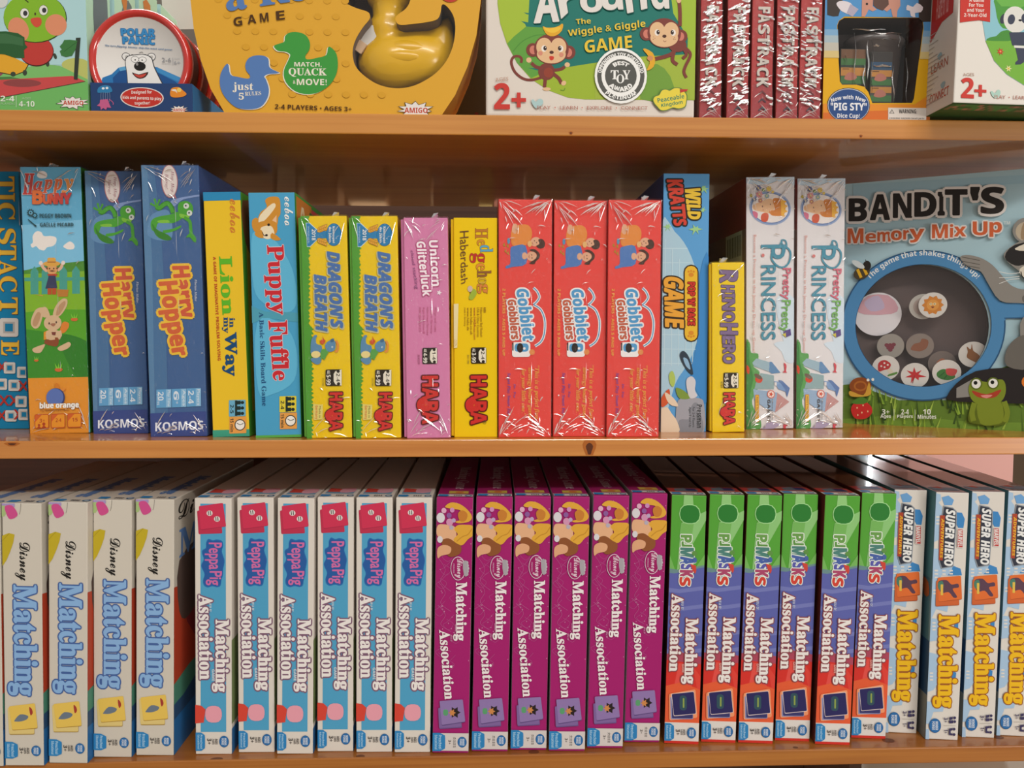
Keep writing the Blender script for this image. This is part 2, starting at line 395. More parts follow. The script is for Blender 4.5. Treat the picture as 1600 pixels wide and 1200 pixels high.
# the next shelf row, seen dimly through the open back of the middle bay
def far_box(label, px0, px1, h_, y, h):
    a, b = on_y(px0, 300, y), on_y(px1, 300, y); bm = bmesh.new(); bm_box(bm, a.x, b.x, y, y+.12, CZ+.037, CZ+.037+h_, .003)
    return props(bm_obj('stored_carton', bm, [mat(h, .6)]), label, 'carton', 'cartons on the far shelf')
FY = 0.95
fa, fb = on_y(300, 312, FY-.05), on_y(1330, 420, FY-.05); fh = CZ + .037
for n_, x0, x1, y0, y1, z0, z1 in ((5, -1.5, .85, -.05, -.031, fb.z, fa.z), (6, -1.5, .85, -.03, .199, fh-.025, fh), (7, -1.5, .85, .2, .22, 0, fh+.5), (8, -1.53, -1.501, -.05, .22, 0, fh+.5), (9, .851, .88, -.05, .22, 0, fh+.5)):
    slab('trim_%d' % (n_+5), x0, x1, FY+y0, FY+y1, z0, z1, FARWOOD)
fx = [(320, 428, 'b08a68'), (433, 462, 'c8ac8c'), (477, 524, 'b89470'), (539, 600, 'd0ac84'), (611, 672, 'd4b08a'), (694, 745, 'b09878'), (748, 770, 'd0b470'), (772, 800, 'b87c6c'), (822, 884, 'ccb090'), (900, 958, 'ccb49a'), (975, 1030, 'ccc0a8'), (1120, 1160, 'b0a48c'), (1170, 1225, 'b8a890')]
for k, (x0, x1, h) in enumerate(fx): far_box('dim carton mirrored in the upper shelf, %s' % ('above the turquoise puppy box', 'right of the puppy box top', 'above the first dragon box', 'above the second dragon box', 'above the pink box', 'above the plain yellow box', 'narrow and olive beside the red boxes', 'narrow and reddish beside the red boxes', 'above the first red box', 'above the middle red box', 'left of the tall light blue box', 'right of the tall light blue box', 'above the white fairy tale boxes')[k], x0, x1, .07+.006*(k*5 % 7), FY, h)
o = slab('stored_carton', 1.2, 1.5, 1.3, 1.5, .0, 1.3, mat('d8a49c')); del o['kind']; props(o, 'pale pink box far behind the last white boxes', 'carton')
# ------------------------------------------------------------------ shared printing
def haba(a, x0, y0, x1, y1):
    """red rounded logo lettering reading downwards"""
    a.part('publisher_logo', 'red rounded publisher lettering')
    o = (x1-x0)*0.05
    cx = x0+(x1-x0)*0.4; a.E('5a1c18', cx-(x1-x0)*0.16, y0+(y1-y0)*0.6, (x1-x0)*0.3+o, (y1-y0)*0.15+o); 
    q = [(x1, y0), (x1, y1), (x0+(x1-x0)*0.22, y1), (x0+(x1-x0)*0.22, y0)]
    a.TQ('c8322c', 'HABA', q, 'ss', 0.035, '5a1c18', o*1.3)
    a.E('c8322c', cx-(x1-x0)*0.16, y0+(y1-y0)*0.6, (x1-x0)*0.3, (y1-y0)*0.15)
    a.E('dfb81c', cx-(x1-x0)*0.1, y0+(y1-y0)*0.6, (x1-x0)*0.09, (y1-y0)*0.045)
    a.TQ('c8322c', 'HABA', q, 'ss', 0.035)
def age_badge(a, x0, y0, x1, y1, t1, t2, art=None):
    a.part('age_badge', 'black and white age badge')
    a.R('2c241c', x0, y0, x1, y1, (x1-x0)*0.1)
    xm = x0+(x1-x0)*0.5
    a.P('e2dac8', [(xm, y0+(y1-y0)*.28), (xm+(x1-x0)*.12, y0+(y1-y0)*.1), (x1-2, y0+2), (x1-2, y1-2), (xm+(x1-x0)*.12, y1-(y1-y0)*.08), (xm, y1-(y1-y0)*.28)])
    a.T('2c241c', t1, xm+(x1-x0)*.16, y0+(y1-y0)*.25, x1-(x1-x0)*.12, y0+(y1-y0)*.75)
    a.E('2c241c', x1-(x1-x0)*.22, y0+(y1-y0)*.12, (x1-x0)*.1); a.E('2c241c', x1-(x1-x0)*.2, y1-(y1-y0)*.12, (x1-x0)*.1)
    a.T('e8e2d4', t2, x0+(x1-x0)*.06, y0+(y1-y0)*.32, x0+(x1-x0)*.32, y1-(y1-y0)*.06); a.T('e8e2d4', 'AGE', x0+(x1-x0)*.1, y0+(y1-y0)*.06, x0+(x1-x0)*.28, y0+(y1-y0)*.26)
def grass_edge(a, colr, x0, xj, y0, y1, n, seed):
    q = random.Random(seed); pts = [(x0, y0)]; st = (y1-y0)/n
    for k in range(n):
        y = y0+k*st; pts += [(xj+q.uniform(-3, 3), y), (xj+q.uniform(12, 32), y+st*q.uniform(0.2, 0.9))]
    a.P(colr, pts + [(xj, y1), (x0, y1)])

def game(name, label, cat, quad, z, depth, cols, yaw=0, y=None, group=None, dw=-0.0012, **k):
    s = solve(quad, z, yaw, y); s['w'] += dw
    root = empty(name, label, cat, group); put(root, s); dims = (s['w'], depth, s['h'])
    carton(root, dims, cols, **k)
    return root, dims, Art(root, dims, quad)

VA, VB, VC, VD, VE = (0, 240, 2.609), (310, 280, 2.857), (610, 290, 2.926), (930, 250, 2.667), (1240, 250, 2.667)
DP = 0.29
# ---- tic stac toe
r, dm, a = game('board_game_box', 'teal game box cut off by the left edge, big yellow capitals down its spine', 'game box', (-32, 268, 28, 267.6, -16, 671, 46, 670), Z_MID1, DP, {'all': '1f7396', 'front': '1878a2'})
a.V(0, 260, 2.86); a.part('title_lettering', 'tall yellow capital lettering')
for t, y0, y1 in (('T', 45, 108), ('I', 116, 150), ('C', 158, 228), ('S', 268, 335), ('T', 342, 405), ('A', 408, 472), ('C', 478, 545), ('T', 572, 645), ('E', 765, 832)):
    f = (y0-45)/790; a.T('e0b03c', t, -12+22*f, y0, 62+26*f, y1, 90, 'bs', 0.02, '8a5a20', 1.6)
a.part('picture', 'white square rings and red crosses')
def ring(cx, cy, r_, c='c8c2bc', i='1878a2'):
    a.R(c, cx-r_, cy-r_, cx+r_, cy+r_, r_*0.25); a.R('a8a29c', cx-r_*.62, cy-r_*.62, cx+r_*.62, cy+r_*.62); a.R(i, cx-r_*.42, cy-r_*.42, cx+r_*.42, cy+r_*.42)
ring(42, 706, 42)
def cross(cx, cy, r_):
    for m_ in (-1, 1): a.P('a8322a', [(cx-r_, cy-r_*m_), (cx-r_*.55, cy-r_*m_), (cx+r_, cy+r_*m_), (cx+r_*.55, cy+r_*m_)])
for x, y, t in ((10, 885, 0), (45, 890, 1), (105, 910, 1), (8, 965, 1), (66, 970, 1), (108, 972, 0), (20, 1040, 0), (66, 1040, 0), (98, 1045, 1), (10, 1110, 0), (52, 1112, 1), (88, 1105, 0), (112, 1105, 1)):
    ring(x, y, 26 if t else 24) if t else cross(x, y, 24)
a.part('printed_panel'); a.P('c8b8b4', [(84, 90), (90, 95), (96, 270), (88, 250)]); a.P('a83a3a', [(88, 95), (95, 110), (99, 265), (92, 240)])
a.build()

# ---- happy bunny
Q = (28.7, 261, 128.4, 261, 47, 676, 142, 678)
r, dm, a = game('board_game_box', 'shrink wrapped game box showing a running rabbit above an orange band', 'game box', Q, Z_MID1, DP-0.02, {'all': '2f6f28', 'front': '62a9cc', 'left': '6aa8c8', 'top': '5a9cc0'})
a.V(20, 255, 5.585); a.part('printed_panel')
a.P('7cbcdc', [(0, 560), (700, 500), (700, 880), (0, 960)]); a.P('4f8a34', [(60, 960), (300, 905), (720, 865), (720, 1000), (60, 1010)])
a.P('7fb02c', [(60, 985), (720, 960), (720, 1400), (60, 1400)])
a.P('e4dcd8', [(205, 110), (225, 80), (260, 72), (290, 85), (300, 110), (285, 135), (230, 135)], 4)
a.P('e8e0da', [(150, 725), (170, 705), (168, 650), (200, 610), (245, 615), (270, 650), (330, 650), (380, 665), (380, 710), (350, 740), (300, 750), (270, 778), (225, 765), (200, 740), (165, 752)], 4)
a.P('e8e0da', [(445, 745), (475, 715), (510, 700), (545, 730), (540, 765), (490, 770)], 4)
for x in (150, 250, 410, 525, 640):
    a.P('4a9a8c', [(x, 1160), (x, 960), (x+35, 915), (x+70, 960), (x+70, 1160)])
a.R('4a9a8c', 95, 1015, 700, 1045); a.V(30, 460, 5.331)
a.P('58a028', [(40, 165), (250, 140), (620, 150), (620, 420), (300, 360), (40, 440)]); a.P('3f8a2c', [(40, 300), (300, 340), (620, 420), (620, 720), (40, 720)])
a.P('357c2a', [(330, 380), (480, 370), (620, 470), (620, 700), (480, 700)], 4)
a.R('dd9030', 60, 705, 585, 1200)
a.part('picture', 'cartoon farmer and running rabbit'); a.V(20, 255, 5.585)
a.S('dcae94', [(300, 960), (265, 930), (245, 890)], 26); a.S('dcae94', [(395, 955), (425, 930), (440, 890)], 26); a.E('e4d4cc', 242, 888, 18); a.E('e4d4cc', 445, 888, 18)
a.E('d8a068', 345, 945, 48, 45); a.E('d9a24a', 340, 895, 78, 24); a.R('d9a24a', 302, 842, 378, 895, 14); a.R('a86a34', 302, 876, 378, 886)
a.E('3a2c28', 322, 938, 7); a.E('3a2c28', 360, 938, 7); a.P('7a4a34', [(318, 958), (345, 950), (374, 960), (345, 968)]); a.P('7a3c2c', [(285, 925), (310, 930), (300, 950)]); a.P('7a3c2c', [(405, 925), (378, 932), (392, 950)])
a.P('b8442c', [(300, 985), (395, 985), (380, 1010), (315, 1010)]); a.P('3c3f5c', [(315, 1000), (375, 1000), (392, 1110), (285, 1112)], 0); a.R('b8502c', 305, 1110, 340, 1165); a.R('b8502c', 345, 1110, 382, 1165)
a.P('b87a34', [(385, 1120), (495, 1125), (485, 1185), (395, 1185)]); a.P('cc9a4a', [(180, 1160), (260, 1170), (265, 1180)])
a.V(30, 460, 5.331); B_ = 'd0b08c'; B2 = 'b8906c'
a.P(B_, [(200, 205), (185, 160), (195, 125), (225, 125), (248, 160), (255, 205)], 4); a.P(B_, [(195, 125), (140, 140), (105, 200), (95, 260), (125, 298), (165, 285), (190, 220), (200, 170)], 4); a.P(B2, [(150, 165), (115, 230), (112, 270), (140, 280), (165, 240), (180, 180)], 4)
a.P(B_, [(285, 200), (295, 140), (330, 85), (370, 55), (405, 62), (405, 110), (370, 170), (330, 205)], 4); a.P(B2, [(310, 185), (330, 120), (380, 75), (392, 100), (360, 160), (330, 192)], 4)
a.P('d88034', [(345, 310), (370, 250), (415, 255), (420, 290), (385, 335), (350, 340)], 4)
a.P('d8902c', [(205, 330), (240, 315), (250, 380), (205, 395)], 0); a.P(B_, [(230, 320), (330, 320), (345, 390), (240, 400)], 4); a.E(B_, 282, 255, 76, 64); a.P('8a4a2c', [(235, 390), (325, 375), (330, 430), (300, 450), (215, 425), (215, 400)], 3)
a.P(B_, [(215, 430), (170, 440), (110, 465), (125, 495), (175, 498), (205, 460)], 4); a.P(B_, [(325, 460), (380, 430), (420, 415), (438, 435), (415, 465), (365, 485), (335, 482)], 4); a.S(B_, [(250, 340), (255, 380), (300, 378)], 28); a.S(B_, [(340, 320), (348, 360), (325, 375)], 26)
a.P('a06a50', [(260, 262), (308, 260), (288, 285)], 3); a.E('4a342c', 252, 258, 6, 10); a.E('4a342c', 313, 250, 6, 10); a.P('7a3c34', [(272, 330), (310, 330), (305, 358), (278, 355)])
for x, y, s_ in ((468, 228, 1), (143, 560, .65), (333, 640, 1.1)):
    a.E('cc6834', x, y, 30*s_, 16*s_)
    for k in (-1, 0, 1): a.P('7cc43c', [(x-8*s_+k*14*s_, y-10*s_), (x+k*30*s_, y-50*s_), (x+8*s_+k*14*s_, y-10*s_)])
a.part('title_lettering', 'red and orange script title'); a.V(20, 255, 5.585)
for t, x0, y0, x1, y1, c_ in (('H', 85, 98, 185, 280, 'b8403c'), ('a', 178, 165, 262, 245, 'c04a3c'), ('p', 265, 150, 350, 270, 'cc5a3c'), ('p', 355, 145, 440, 278, 'd4683c'), ('y', 440, 145, 545, 270, 'dc8a44')): a.T(c_, t, x0, y0, x1, y1, 0, 'bi', 0.045, 'd4dce0', 3)
for t, x0, x1, c_, y0 in (('B', 175, 260, 'd8703c', 250), ('U', 268, 325, 'd0603c', 285), ('N', 330, 385, 'c8503c', 278), ('N', 388, 445, 'c0443c', 275), ('Y', 448, 525, 'b83c3c', 272)): a.T(c_, t, x0, y0, x1, 365, 0, 'ss', 0.06, 'a8442c', 3)
a.part('credits', 'small dark designer names'); D_ = '2c4a50'
a.T(D_, 'PEGGY BROWN', 238, 455, 525, 492, 0, 'ss', 0.02); a.T(D_, 'GAËLLE PICARD', 243, 530, 545, 568, 0, 'ss', 0.02)
a.star(D_, 158, 445, 26, 36, 10); a.E('62a9cc', 158, 445, 17); a.E(D_, 158, 445, 8); a.star(D_, 196, 470, 20, 27, 9); a.E('62a9cc', 196, 470, 12); a.E(D_, 196, 470, 5); a.S(D_, [(135, 505), (195, 555)], 9, 0); a.E(D_, 200, 560, 14, 8, 40)
a.part('publisher_logo', 'blue fruit with white lettering'); a.V(30, 460, 5.331)
a.P('cc7a2c', [(305, 760), (325, 750), (345, 780), (340, 808), (312, 795)], 4); a.P('d8883c', [(340, 800), (395, 790), (380, 815), (345, 815)], 3)
a.E('3a4470', 312, 868, 78, 78); a.E('5c72b0', 305, 865, 73, 72); a.R('dd9030', 215, 915, 400, 960)
a.T('eceae4', 'blue orange', 178, 905, 508, 965, 0, 'ss', 0.05, '8a6a4a', 2); a.T('7a4a2c', 'The Summer Card Planet', 180, 963, 430, 978, 0, '')
a.part('info_badge', 'row of three outlined info squares')
for x, t in ((135, '3+'), (273, '2-4'), (412, '15')):
    a.R('b8542c', x, 998, x+120, 1113, 12); a.R('dd9030', x+6, 1004, x+114, 1107, 9); a.P('c86030', [(x+6, 1004), (x+60, 1004), (x+6, 1060)]); a.T('a84428', t, x+40, 1035, x+88, 1065, 0)
a.E('a84428', 172, 1085, 10); a.E('a84428', 213, 1078, 13); a.P('a84428', [(152, 1110), (172, 1092), (192, 1110)]); a.P('a84428', [(190, 1110), (213, 1088), (238, 1110)])
a.build(); wrap(r, dm, 3, 20)

# ---- harry hopper (two copies)
Q2 = (218.5, 258.4, 312.4, 259, 235.7, 681, 325, 683.5)
HC = {'all': '3f5c94', 'front': '42608f', 'left': '3a5688'}
r, dm, a = game('board_game_box', 'blue shrink wrapped frog game box, right of its twin and beside the yellow box', 'game box', Q2, Z_MID1, DP, HC, group='blue frog game boxes')
a.V(210, 255, 5.583); a.part('printed_panel')
a.P('4a6f98', [(40, 0), (160, 0), (230, 600), (270, 1300), (300, 2500), (40, 2500)]); a.P('587fa4', [(40, 0), (100, 0), (150, 900), (180, 2500), (40, 2500)])
a.P('7f94c0', [(330, 330), (600, 285), (600, 300), (430, 330), (350, 390)], 3); a.P('6088b0', [(120, 520), (160, 450), (300, 430), (330, 660), (220, 690), (110, 640)], 4)
a.part('picture', 'green frog doing a somersault'); G1, G2, G3 = '4a9a34', '3a7c2c', '7cb83c'
a.P(G1, [(135, 560), (145, 510), (200, 480), (320, 460), (380, 440), (440, 470), (420, 500), (330, 540), (250, 530), (200, 540), (180, 600), (150, 600)], 4)
a.P(G2, [(150, 540), (190, 590), (290, 640), (325, 680), (270, 690), (200, 660), (165, 610)], 4); a.P(G3, [(200, 515), (290, 510), (300, 535), (215, 535)], 3)
a.P(G1, [(250, 600), (330, 590), (410, 560), (400, 585), (330, 615), (260, 625)], 3)
a.S(G2, [(340, 450), (325, 400), (290, 362), (250, 375), (215, 405), (185, 392)], 44); a.S(G1, [(336, 446), (318, 400), (288, 364), (250, 378), (215, 400), (185, 388)], 32)
for tx, ty in ((140, 365), (172, 328), (215, 335)): a.S(G1, [(190, 392), (tx, ty)], 16, 0); a.E(G1, tx, ty, 11)
a.P(G1, [(385, 380), (410, 350), (470, 345), (515, 380), (520, 440), (480, 490), (410, 480), (385, 430)], 4); a.P(G3, [(400, 455), (470, 470), (500, 440), (480, 500), (410, 490)], 3)
a.S(G1, [(440, 490), (490, 525), (500, 590), (505, 650)], 30); a.P(G1, [(490, 630), (455, 670), (490, 665), (520, 700), (545, 715), (550, 680), (525, 640)], 2)
for x, y in ((460, 388), (490, 452)): a.E('d8dcd4', x, y, 25); a.E('c8ccc4', x, y, 22); a.E('22262a', x-4, y-2, 8)
a.part('speech_bubble', 'white speech bubble'); a.P('a86a74', [(330, 290), (355, 275), (375, 330)]); a.E('a87078', 308, 165, 76, 150, -3); a.E('d8ccc8', 308, 165, 68, 142, -3)
a.T('9a6a74', 'Hop, Hop,', 315, 75, 350, 275, 90, 'bi'); a.T('9a6a74', 'Hurray!', 262, 100, 297, 235, 90, 'bi')
a.part('title_lettering', 'bubbly orange title with yellow edge')
a.V(0, 240, 2.609)
for oc, ow in (('e4b83c', 9),):
    a.TQ('c8583c', 'Harry', [(772, 470), (802, 672), (712, 690), (682, 470)], 'ss', 0.05, 'e4b83c', 10); a.TQ('cc6038', 'Hopper', [(722, 530), (770, 826), (686, 838), (622, 535)], 'ss', 0.05, 'e4b83c', 10)
a.part('credits'); a.T('c8ccd8', 'Florian Müller', 798, 525, 808, 615, 90, 'bi')
a.part('info_badge', 'row of light blue info boxes'); a.V(225, 460, 5.218); LB, LW = '5f9cc8', 'd4dce4'
for x0, x1, t1, t2 in ((352, 472, 'Players', '2-4'), (228, 350, 'Ages', '6'), (100, 224, 'Play Time', '20')):
    a.R(LB, x0, 782, x1, 928); a.R('86b4d4', x1-44, 784, x1-2, 926); a.T(LW, t1, x1-38, 792, x1-8, 918, 90, ''); a.T(LW, t2, x0+14, 800, x0+60, 905 if t2 == '2-4' else 870)
a.T(LW, 'MINUTES', 106, 800, 124, 905, 90, ''); a.T(LW, '& up', 262, 862, 285, 900, 90, '')
a.part('publisher_logo', 'white capitals on a navy band'); a.P('3a4a86', [(40, 968), (520, 970), (540, 1170), (40, 1165)]); a.T('dfe2ea', 'KOSMOS', 92, 1042, 490, 1112, 0, 'ss', 0.0)
a.build(); wrap(r, dm, 5, 24)
s1 = solve((135.3, 260, 229, 260, 152, 677, 240, 678), Z_MID1)
r2 = dup(r); put(r2, s1, dm[0]); r2.location.x -= 0.0045; r2['label'] = 'blue shrink wrapped frog game box, left of its twin and beside the rabbit box'

# ---- lion in my way
Q = (316, 300, 377, 301, 332, 682.5, 391, 683)
r, dm, a = game('board_game_box', 'slim yellow game box with blue top and green title lettering', 'game box', Q, Z_MID1, DP-0.03, {'all': '4a9a3c', 'front': 'e4bc2c', 'left': 'd8b02c', 'top': '3a84a8'})
a.V(*VB); a.part('printed_panel'); a.R('2f86b4', 0, 40, 300, 97); a.R('3f9a80', 40, 1120, 300, 1200)
a.part('publisher_logo', 'orange script lettering'); a.T('cc7a34', 'eeboo', 142, 92, 188, 245, 90, 'sc', 0.01)
a.part('title_lettering', 'green and navy title'); a.TQ('5cb02c', 'Lion', [(150, 350), (165, 608), (108, 610), (92, 350)], 'bs', 0.05); a.T('1f4a74', 'in', 140, 625, 165, 668, 90, 'bs', 0.03); a.T('1f4a74', 'my', 105, 622, 132, 692, 90, 'bs', 0.03)
a.TQ('1f4a74', 'Way', [(170, 690), (178, 882), (108, 884), (105, 692)], 'bs', 0.05)
a.part('subtitle', 'thin red capitals'); a.TQ('b8442c', 'A GAME OF IMAGINATIVE PROBLEM SOLVING', [(77, 350), (100, 812), (86, 814), (64, 350)], 'ss')
def ee_badge(c1, x0, y0, xs, t):
    a.part('info_badge', 'players and minutes badge')
    a.R(c1, x0, y0, x0+77, y0+72, 3); a.R('dd9a4c', x0+2, y0+74, x0+80, y0+147, 3)
    for k in range(3): a.E('22302c', x0+62, y0+12+k*24, 8, 7); a.P('22302c', [(x0+54, y0+4+k*24), (x0+54, y0+20+k*24), (x0+30, y0+20+k*24), (x0+30, y0+4+k*24)])
    a.R('22302c', x0+28, y0+2, x0+38, y0+70); a.T('22302c', t, x0+6, y0+20, x0+22, y0+58); a.T('22302c', '15 min', x0+6, y0+80, x0+22, y0+140)
    cx, cy = x0+51, y0+110; a.E('3a3a34', cx, cy, 25); a.E('e8e4dc', cx, cy, 21); a.S('3a3a34', [(cx-14, cy-8), (cx, cy), (cx+16, cy-6)], 3, 0)
ee_badge('6aa8c4', 137, 990, 0, '2-5')
a.build()
b = Art(r, dm, None, 'right'); b.part('side_panel'); b.R('5aa83c', 0, 0, 1, 1); b.R('c8a43c', 0.05, 0.08, 0.9, 0.9); b.P('8a5a3c', [(.02, .03), (.3, .05), (.2, .25), (.04, .2)], 3); b.build()

# ---- puppy fuffle
Q = (387, 300, 461, 302, 399, 683.5, 472, 684)
r, dm, a = game('board_game_box', 'turquoise game box with a corgi puppy and red title', 'game box', Q, Z_MID1, DP-0.03, {'all': '4a9a4a', 'front': '4a9cc4', 'left': '3f8a5a', 'top': '5fae4c'})
a.V(*VB); a.part('printed_panel'); a.P('5fb0d2', [(240, 240), (330, 260), (420, 400), (440, 560), (380, 600), (300, 560), (245, 480)], 4); a.P('4f9ab0', [(220, 560), (300, 590), (445, 600), (445, 640), (300, 620), (230, 640)], 3)
a.P('5fb0d2', [(260, 640), (380, 650), (440, 760), (430, 900), (330, 960), (265, 940)], 4); a.R('5aa84c', 230, 1143, 480, 1170)
a.part('picture', 'tan and white corgi puppy'); T1, T2 = 'c88a34', 'e4d4b4'
a.P(T1, [(298, 95), (320, 80), (360, 85), (368, 130), (360, 170), (300, 190), (262, 200), (275, 150), (305, 125)], 4); a.P(T2, [(275, 160), (330, 110), (345, 125), (300, 180), (270, 195)], 3)
a.P(T1, [(255, 200), (300, 185), (345, 190), (350, 240), (300, 265), (255, 240)], 4); a.P(T2, [(280, 215), (325, 210), (340, 250), (310, 268), (280, 250)], 4)
a.P(T1, [(320, 185), (355, 150), (355, 200), (345, 212)], 2); a.P('e0b48c', [(330, 185), (350, 162), (350, 196)]); a.P(T1, [(330, 240), (370, 270), (345, 275), (322, 262)], 2); a.P(T1, [(240, 180), (265, 175), (262, 240), (240, 215)], 3); a.P(T1, [(250, 240), (280, 225), (290, 260), (265, 258)], 3)
a.E('2c2420', 314, 204, 6); a.E('2c2420', 304, 250, 6, 5); a.S('2c2420', [(285, 235), (292, 250), (304, 252)], 3)
a.part('publisher_logo', 'white script lettering'); a.T('e8e8e4', 'eeboo', 386, 82, 425, 210, 90, 'sc', 0.012)
a.part('title_lettering', 'red slab title'); a.TQ('c42c34', 'Puppy', [(380, 296), (400, 605), (305, 602), (285, 296)], 'bs', 0.03, 'cfc4cc', 2.5); a.TQ('c42c34', 'Fuffle', [(398, 632), (408, 898), (335, 898), (312, 632)], 'bs', 0.03, 'cfc4cc', 2.5)
a.part('subtitle', 'navy subtitle'); a.TQ('24507c', 'A Basic Skills Board Game', [(290, 592), (306, 1010), (284, 1012), (270, 592)], 'bs')
ee_badge('d8c43c', 363, 970, 0, '2-4')
a.build()
b = Art(r, dm, None, 'right'); b.part('side_panel'); b.R('4a9a4a', 0, 0, 1, 1); b.R('c8803c', 0.02, 0.01, 0.3, 0.2); b.R('c84a5c', 0.3, 0.02, 0.6, 0.22); b.R('5aa84c', 0.6, 0.03, 0.9, 0.2); b.R('d8b83c', 0.05, 0.5, 0.8, 0.9)
for k, t in enumerate('AB3C'): b.T('2f6a34' if k % 2 else 'e0d0b0', t, 0.06+k*0.2, 0.04, 0.2+k*0.2, 0.13, 0, 'ss')
b.build()

# ---- lidded boxes share: tray peeking out at the left of the lid
def lidded(label, quad, cols, tray, depth=0.23, group=None, ov=0.003):
    s = solve(quad, Z_MID1); s['w'] -= 0.0012
    root = empty('board_game_box', label, 'game box', group); put(root, s); w_, d_, h_ = s['w'], depth, s['h']
    bm = bmesh.new(); bm_box(bm, -w_/2, w_/2, 0, d_, 0, h_, 0.0008); bm_obj('lid', bm, [mat(cols)], root)
    bm = bmesh.new(); bm_box(bm, -w_/2-ov, -w_/2+0.01, 0.0014, d_-0.0014, 0.0014, h_-0.0014, 0.0006); bm_obj('tray', bm, [mat(tray)], root)
    return root, (w_, d_, h_), Art(root, (w_, d_, h_), quad)

# ---- dragon's breath (two copies)
Q = (469, 338, 542, 338, 478.7, 685, 551, 685)
r, dm, a = lidded('yellow and green dragon game box beside the turquoise puppy box', Q, 'e4bf14', '5a9a3a', group='yellow dragon game boxes')
a.V(465, 330, 6.67); a.part('printed_panel'); grass_edge(a, '4f9632', 0, 110, 40, 1210, 26, 4)
a.V(465, 510, 6.663); grass_edge(a, '4f9632', 0, 140, 0, 1180, 28, 5); a.P('62a83c', [(0, 0), (60, 0), (90, 1180), (0, 1180)])
a.part('award_badge', 'blue award seal with gold laurel'); a.V(465, 330, 6.67); C1 = '2f7cae'
a.P('b8d0dc', [(82, 122), (125, 122), (215, 205), (215, 290), (130, 372), (95, 372)]); a.P(C1, [(88, 128), (120, 128), (212, 210), (300, 210), (300, 285), (212, 285), (128, 366), (98, 366)])
a.E('1f5c8a', 380, 248, 84, 118); a.E(C1, 378, 248, 78, 112)
for cy, sg in ((185, -1), (320, 1)):
    for k in range(4):
        for m_ in (-1, 1): a.E('8a5a1c', 225+k*22, cy+sg*(k-1.5)*8+m_*15, 25, 13, m_*30+sg*20); a.E('dda034', 225+k*22, cy+sg*(k-1.5)*8+m_*15, 21, 10, m_*30+sg*20)
a.T('e8ecec', 'Kinderspiel', 362, 160, 392, 335, 90, 'bs', 0.01); a.T('e8ecec', 'des Jahres', 325, 168, 355, 330, 90, 'bs', 0.01); a.T('e8ecec', '2018', 148, 192, 188, 305); a.T('a8c8dc', 'WINNER', 104, 155, 122, 335, 90, '')
a.part('title_lettering', 'blue capitals with pale shadow'); a.V(*VB)
a.TQ('b8b48c', "DRAGON'S", [(630, 328), (650, 668), (592, 668), (574, 328)], 'si', 0.03, 'b8b48c', 5); a.TQ('4a6ea8', "DRAGON'S", [(630, 325), (647, 664), (594, 664), (576, 325)], 'si', 0.03, '5f7a9c', 2)
a.TQ('b8b48c', 'BREATH', [(572, 430), (578, 682), (524, 682), (516, 430)], 'si', 0.03, 'b8b48c', 5); a.TQ('4a6ea8', 'BREATH', [(570, 427), (575, 678), (526, 678), (518, 427)], 'si', 0.03, '5f7a9c', 2)
a.part('picture', 'small blue dragon'); a.V(465, 510, 6.663); X, X2 = '5a86a8', '3f6484'
a.P(X, [(135, 245), (140, 150), (175, 90), (205, 95), (190, 130), (200, 180), (250, 200), (250, 260), (190, 290), (140, 280)], 4); a.P(X, [(140, 330), (240, 320), (245, 370), (205, 395), (150, 365)], 4); a.E('e0cc88', 190, 290, 50, 36)
a.P('c8502c', [(232, 150), (262, 135), (262, 98), (275, 130), (295, 150), (270, 185), (240, 180)], 0); a.P('5a9a4a', [(250, 240), (330, 250), (300, 310), (280, 350), (262, 330), (240, 350)], 3)
a.P(X, [(290, 190), (330, 150), (385, 145), (400, 190), (390, 245), (340, 265), (300, 240)], 4); a.P(X2, [(345, 140), (380, 125), (380, 160), (350, 165)], 3); a.E('d8e0e0', 365, 215, 9); a.E('22282c', 367, 215, 4); a.S('d88a3c', [(405, 150), (425, 190), (420, 250), (395, 265)], 22)
a.part('made_in_label', 'pale origin tag'); a.P('d8c86c', [(160, 805), (265, 815), (260, 968), (165, 972)]); a.T('5a4a34', 'Made in', 222, 830, 244, 950, 90, ''); a.T('c86a34', 'Germany', 175, 822, 212, 965); a.T('8a7a34', '303780', 258, 535, 276, 620, 90, '')
age_badge(a, 293, 448, 466, 620, '2-4', '5-99')
haba(a, 300, 690, 472, 1085); a.T('5a4a2c', '®', 440, 1062, 466, 1088, 90, '')
a.build(); wrap(r, dm, 11, 10, False, 0.8)
r2 = dup(r); put(r2, solve((549, 339, 621, 339, 556, 685, 627, 685), Z_MID1), dm[0]); r2['label'] = 'yellow and green dragon game box beside the pink box'

# ---- unicorn
Q = (630, 340.6, 699.5, 340.6, 635, 684.7, 704.7, 685.4)
r, dm, a = lidded('pink game box standing between two yellow boxes', Q, 'cf7ca6', 'bc6e96')
a.V(*VC); a.part('printed_panel')
q = random.Random(2)
for k in range(26): a.E('e4b4cc', q.uniform(65, 260), q.uniform(160, 640), q.uniform(1, 3))
a.star('ecdce4', 224, 487, 6, 14, 5)
a.part('title_lettering', 'white rounded title'); a.TQ('f0e4ea', 'Unicorn', [(218, 250), (234, 455), (192, 457), (176, 250)], 'ss', 0.03, 'b8507e', 4); a.TQ('f0e4ea', 'Glitterluck', [(160, 255), (190, 500), (148, 502), (118, 255)], 'ss', 0.03, 'b8507e', 4)
a.part('subtitle', 'thin purple script'); a.TQ('8a4a7c', 'cloud stacking', [(105, 295), (130, 468), (108, 470), (88, 295)], '')
a.part('credits')
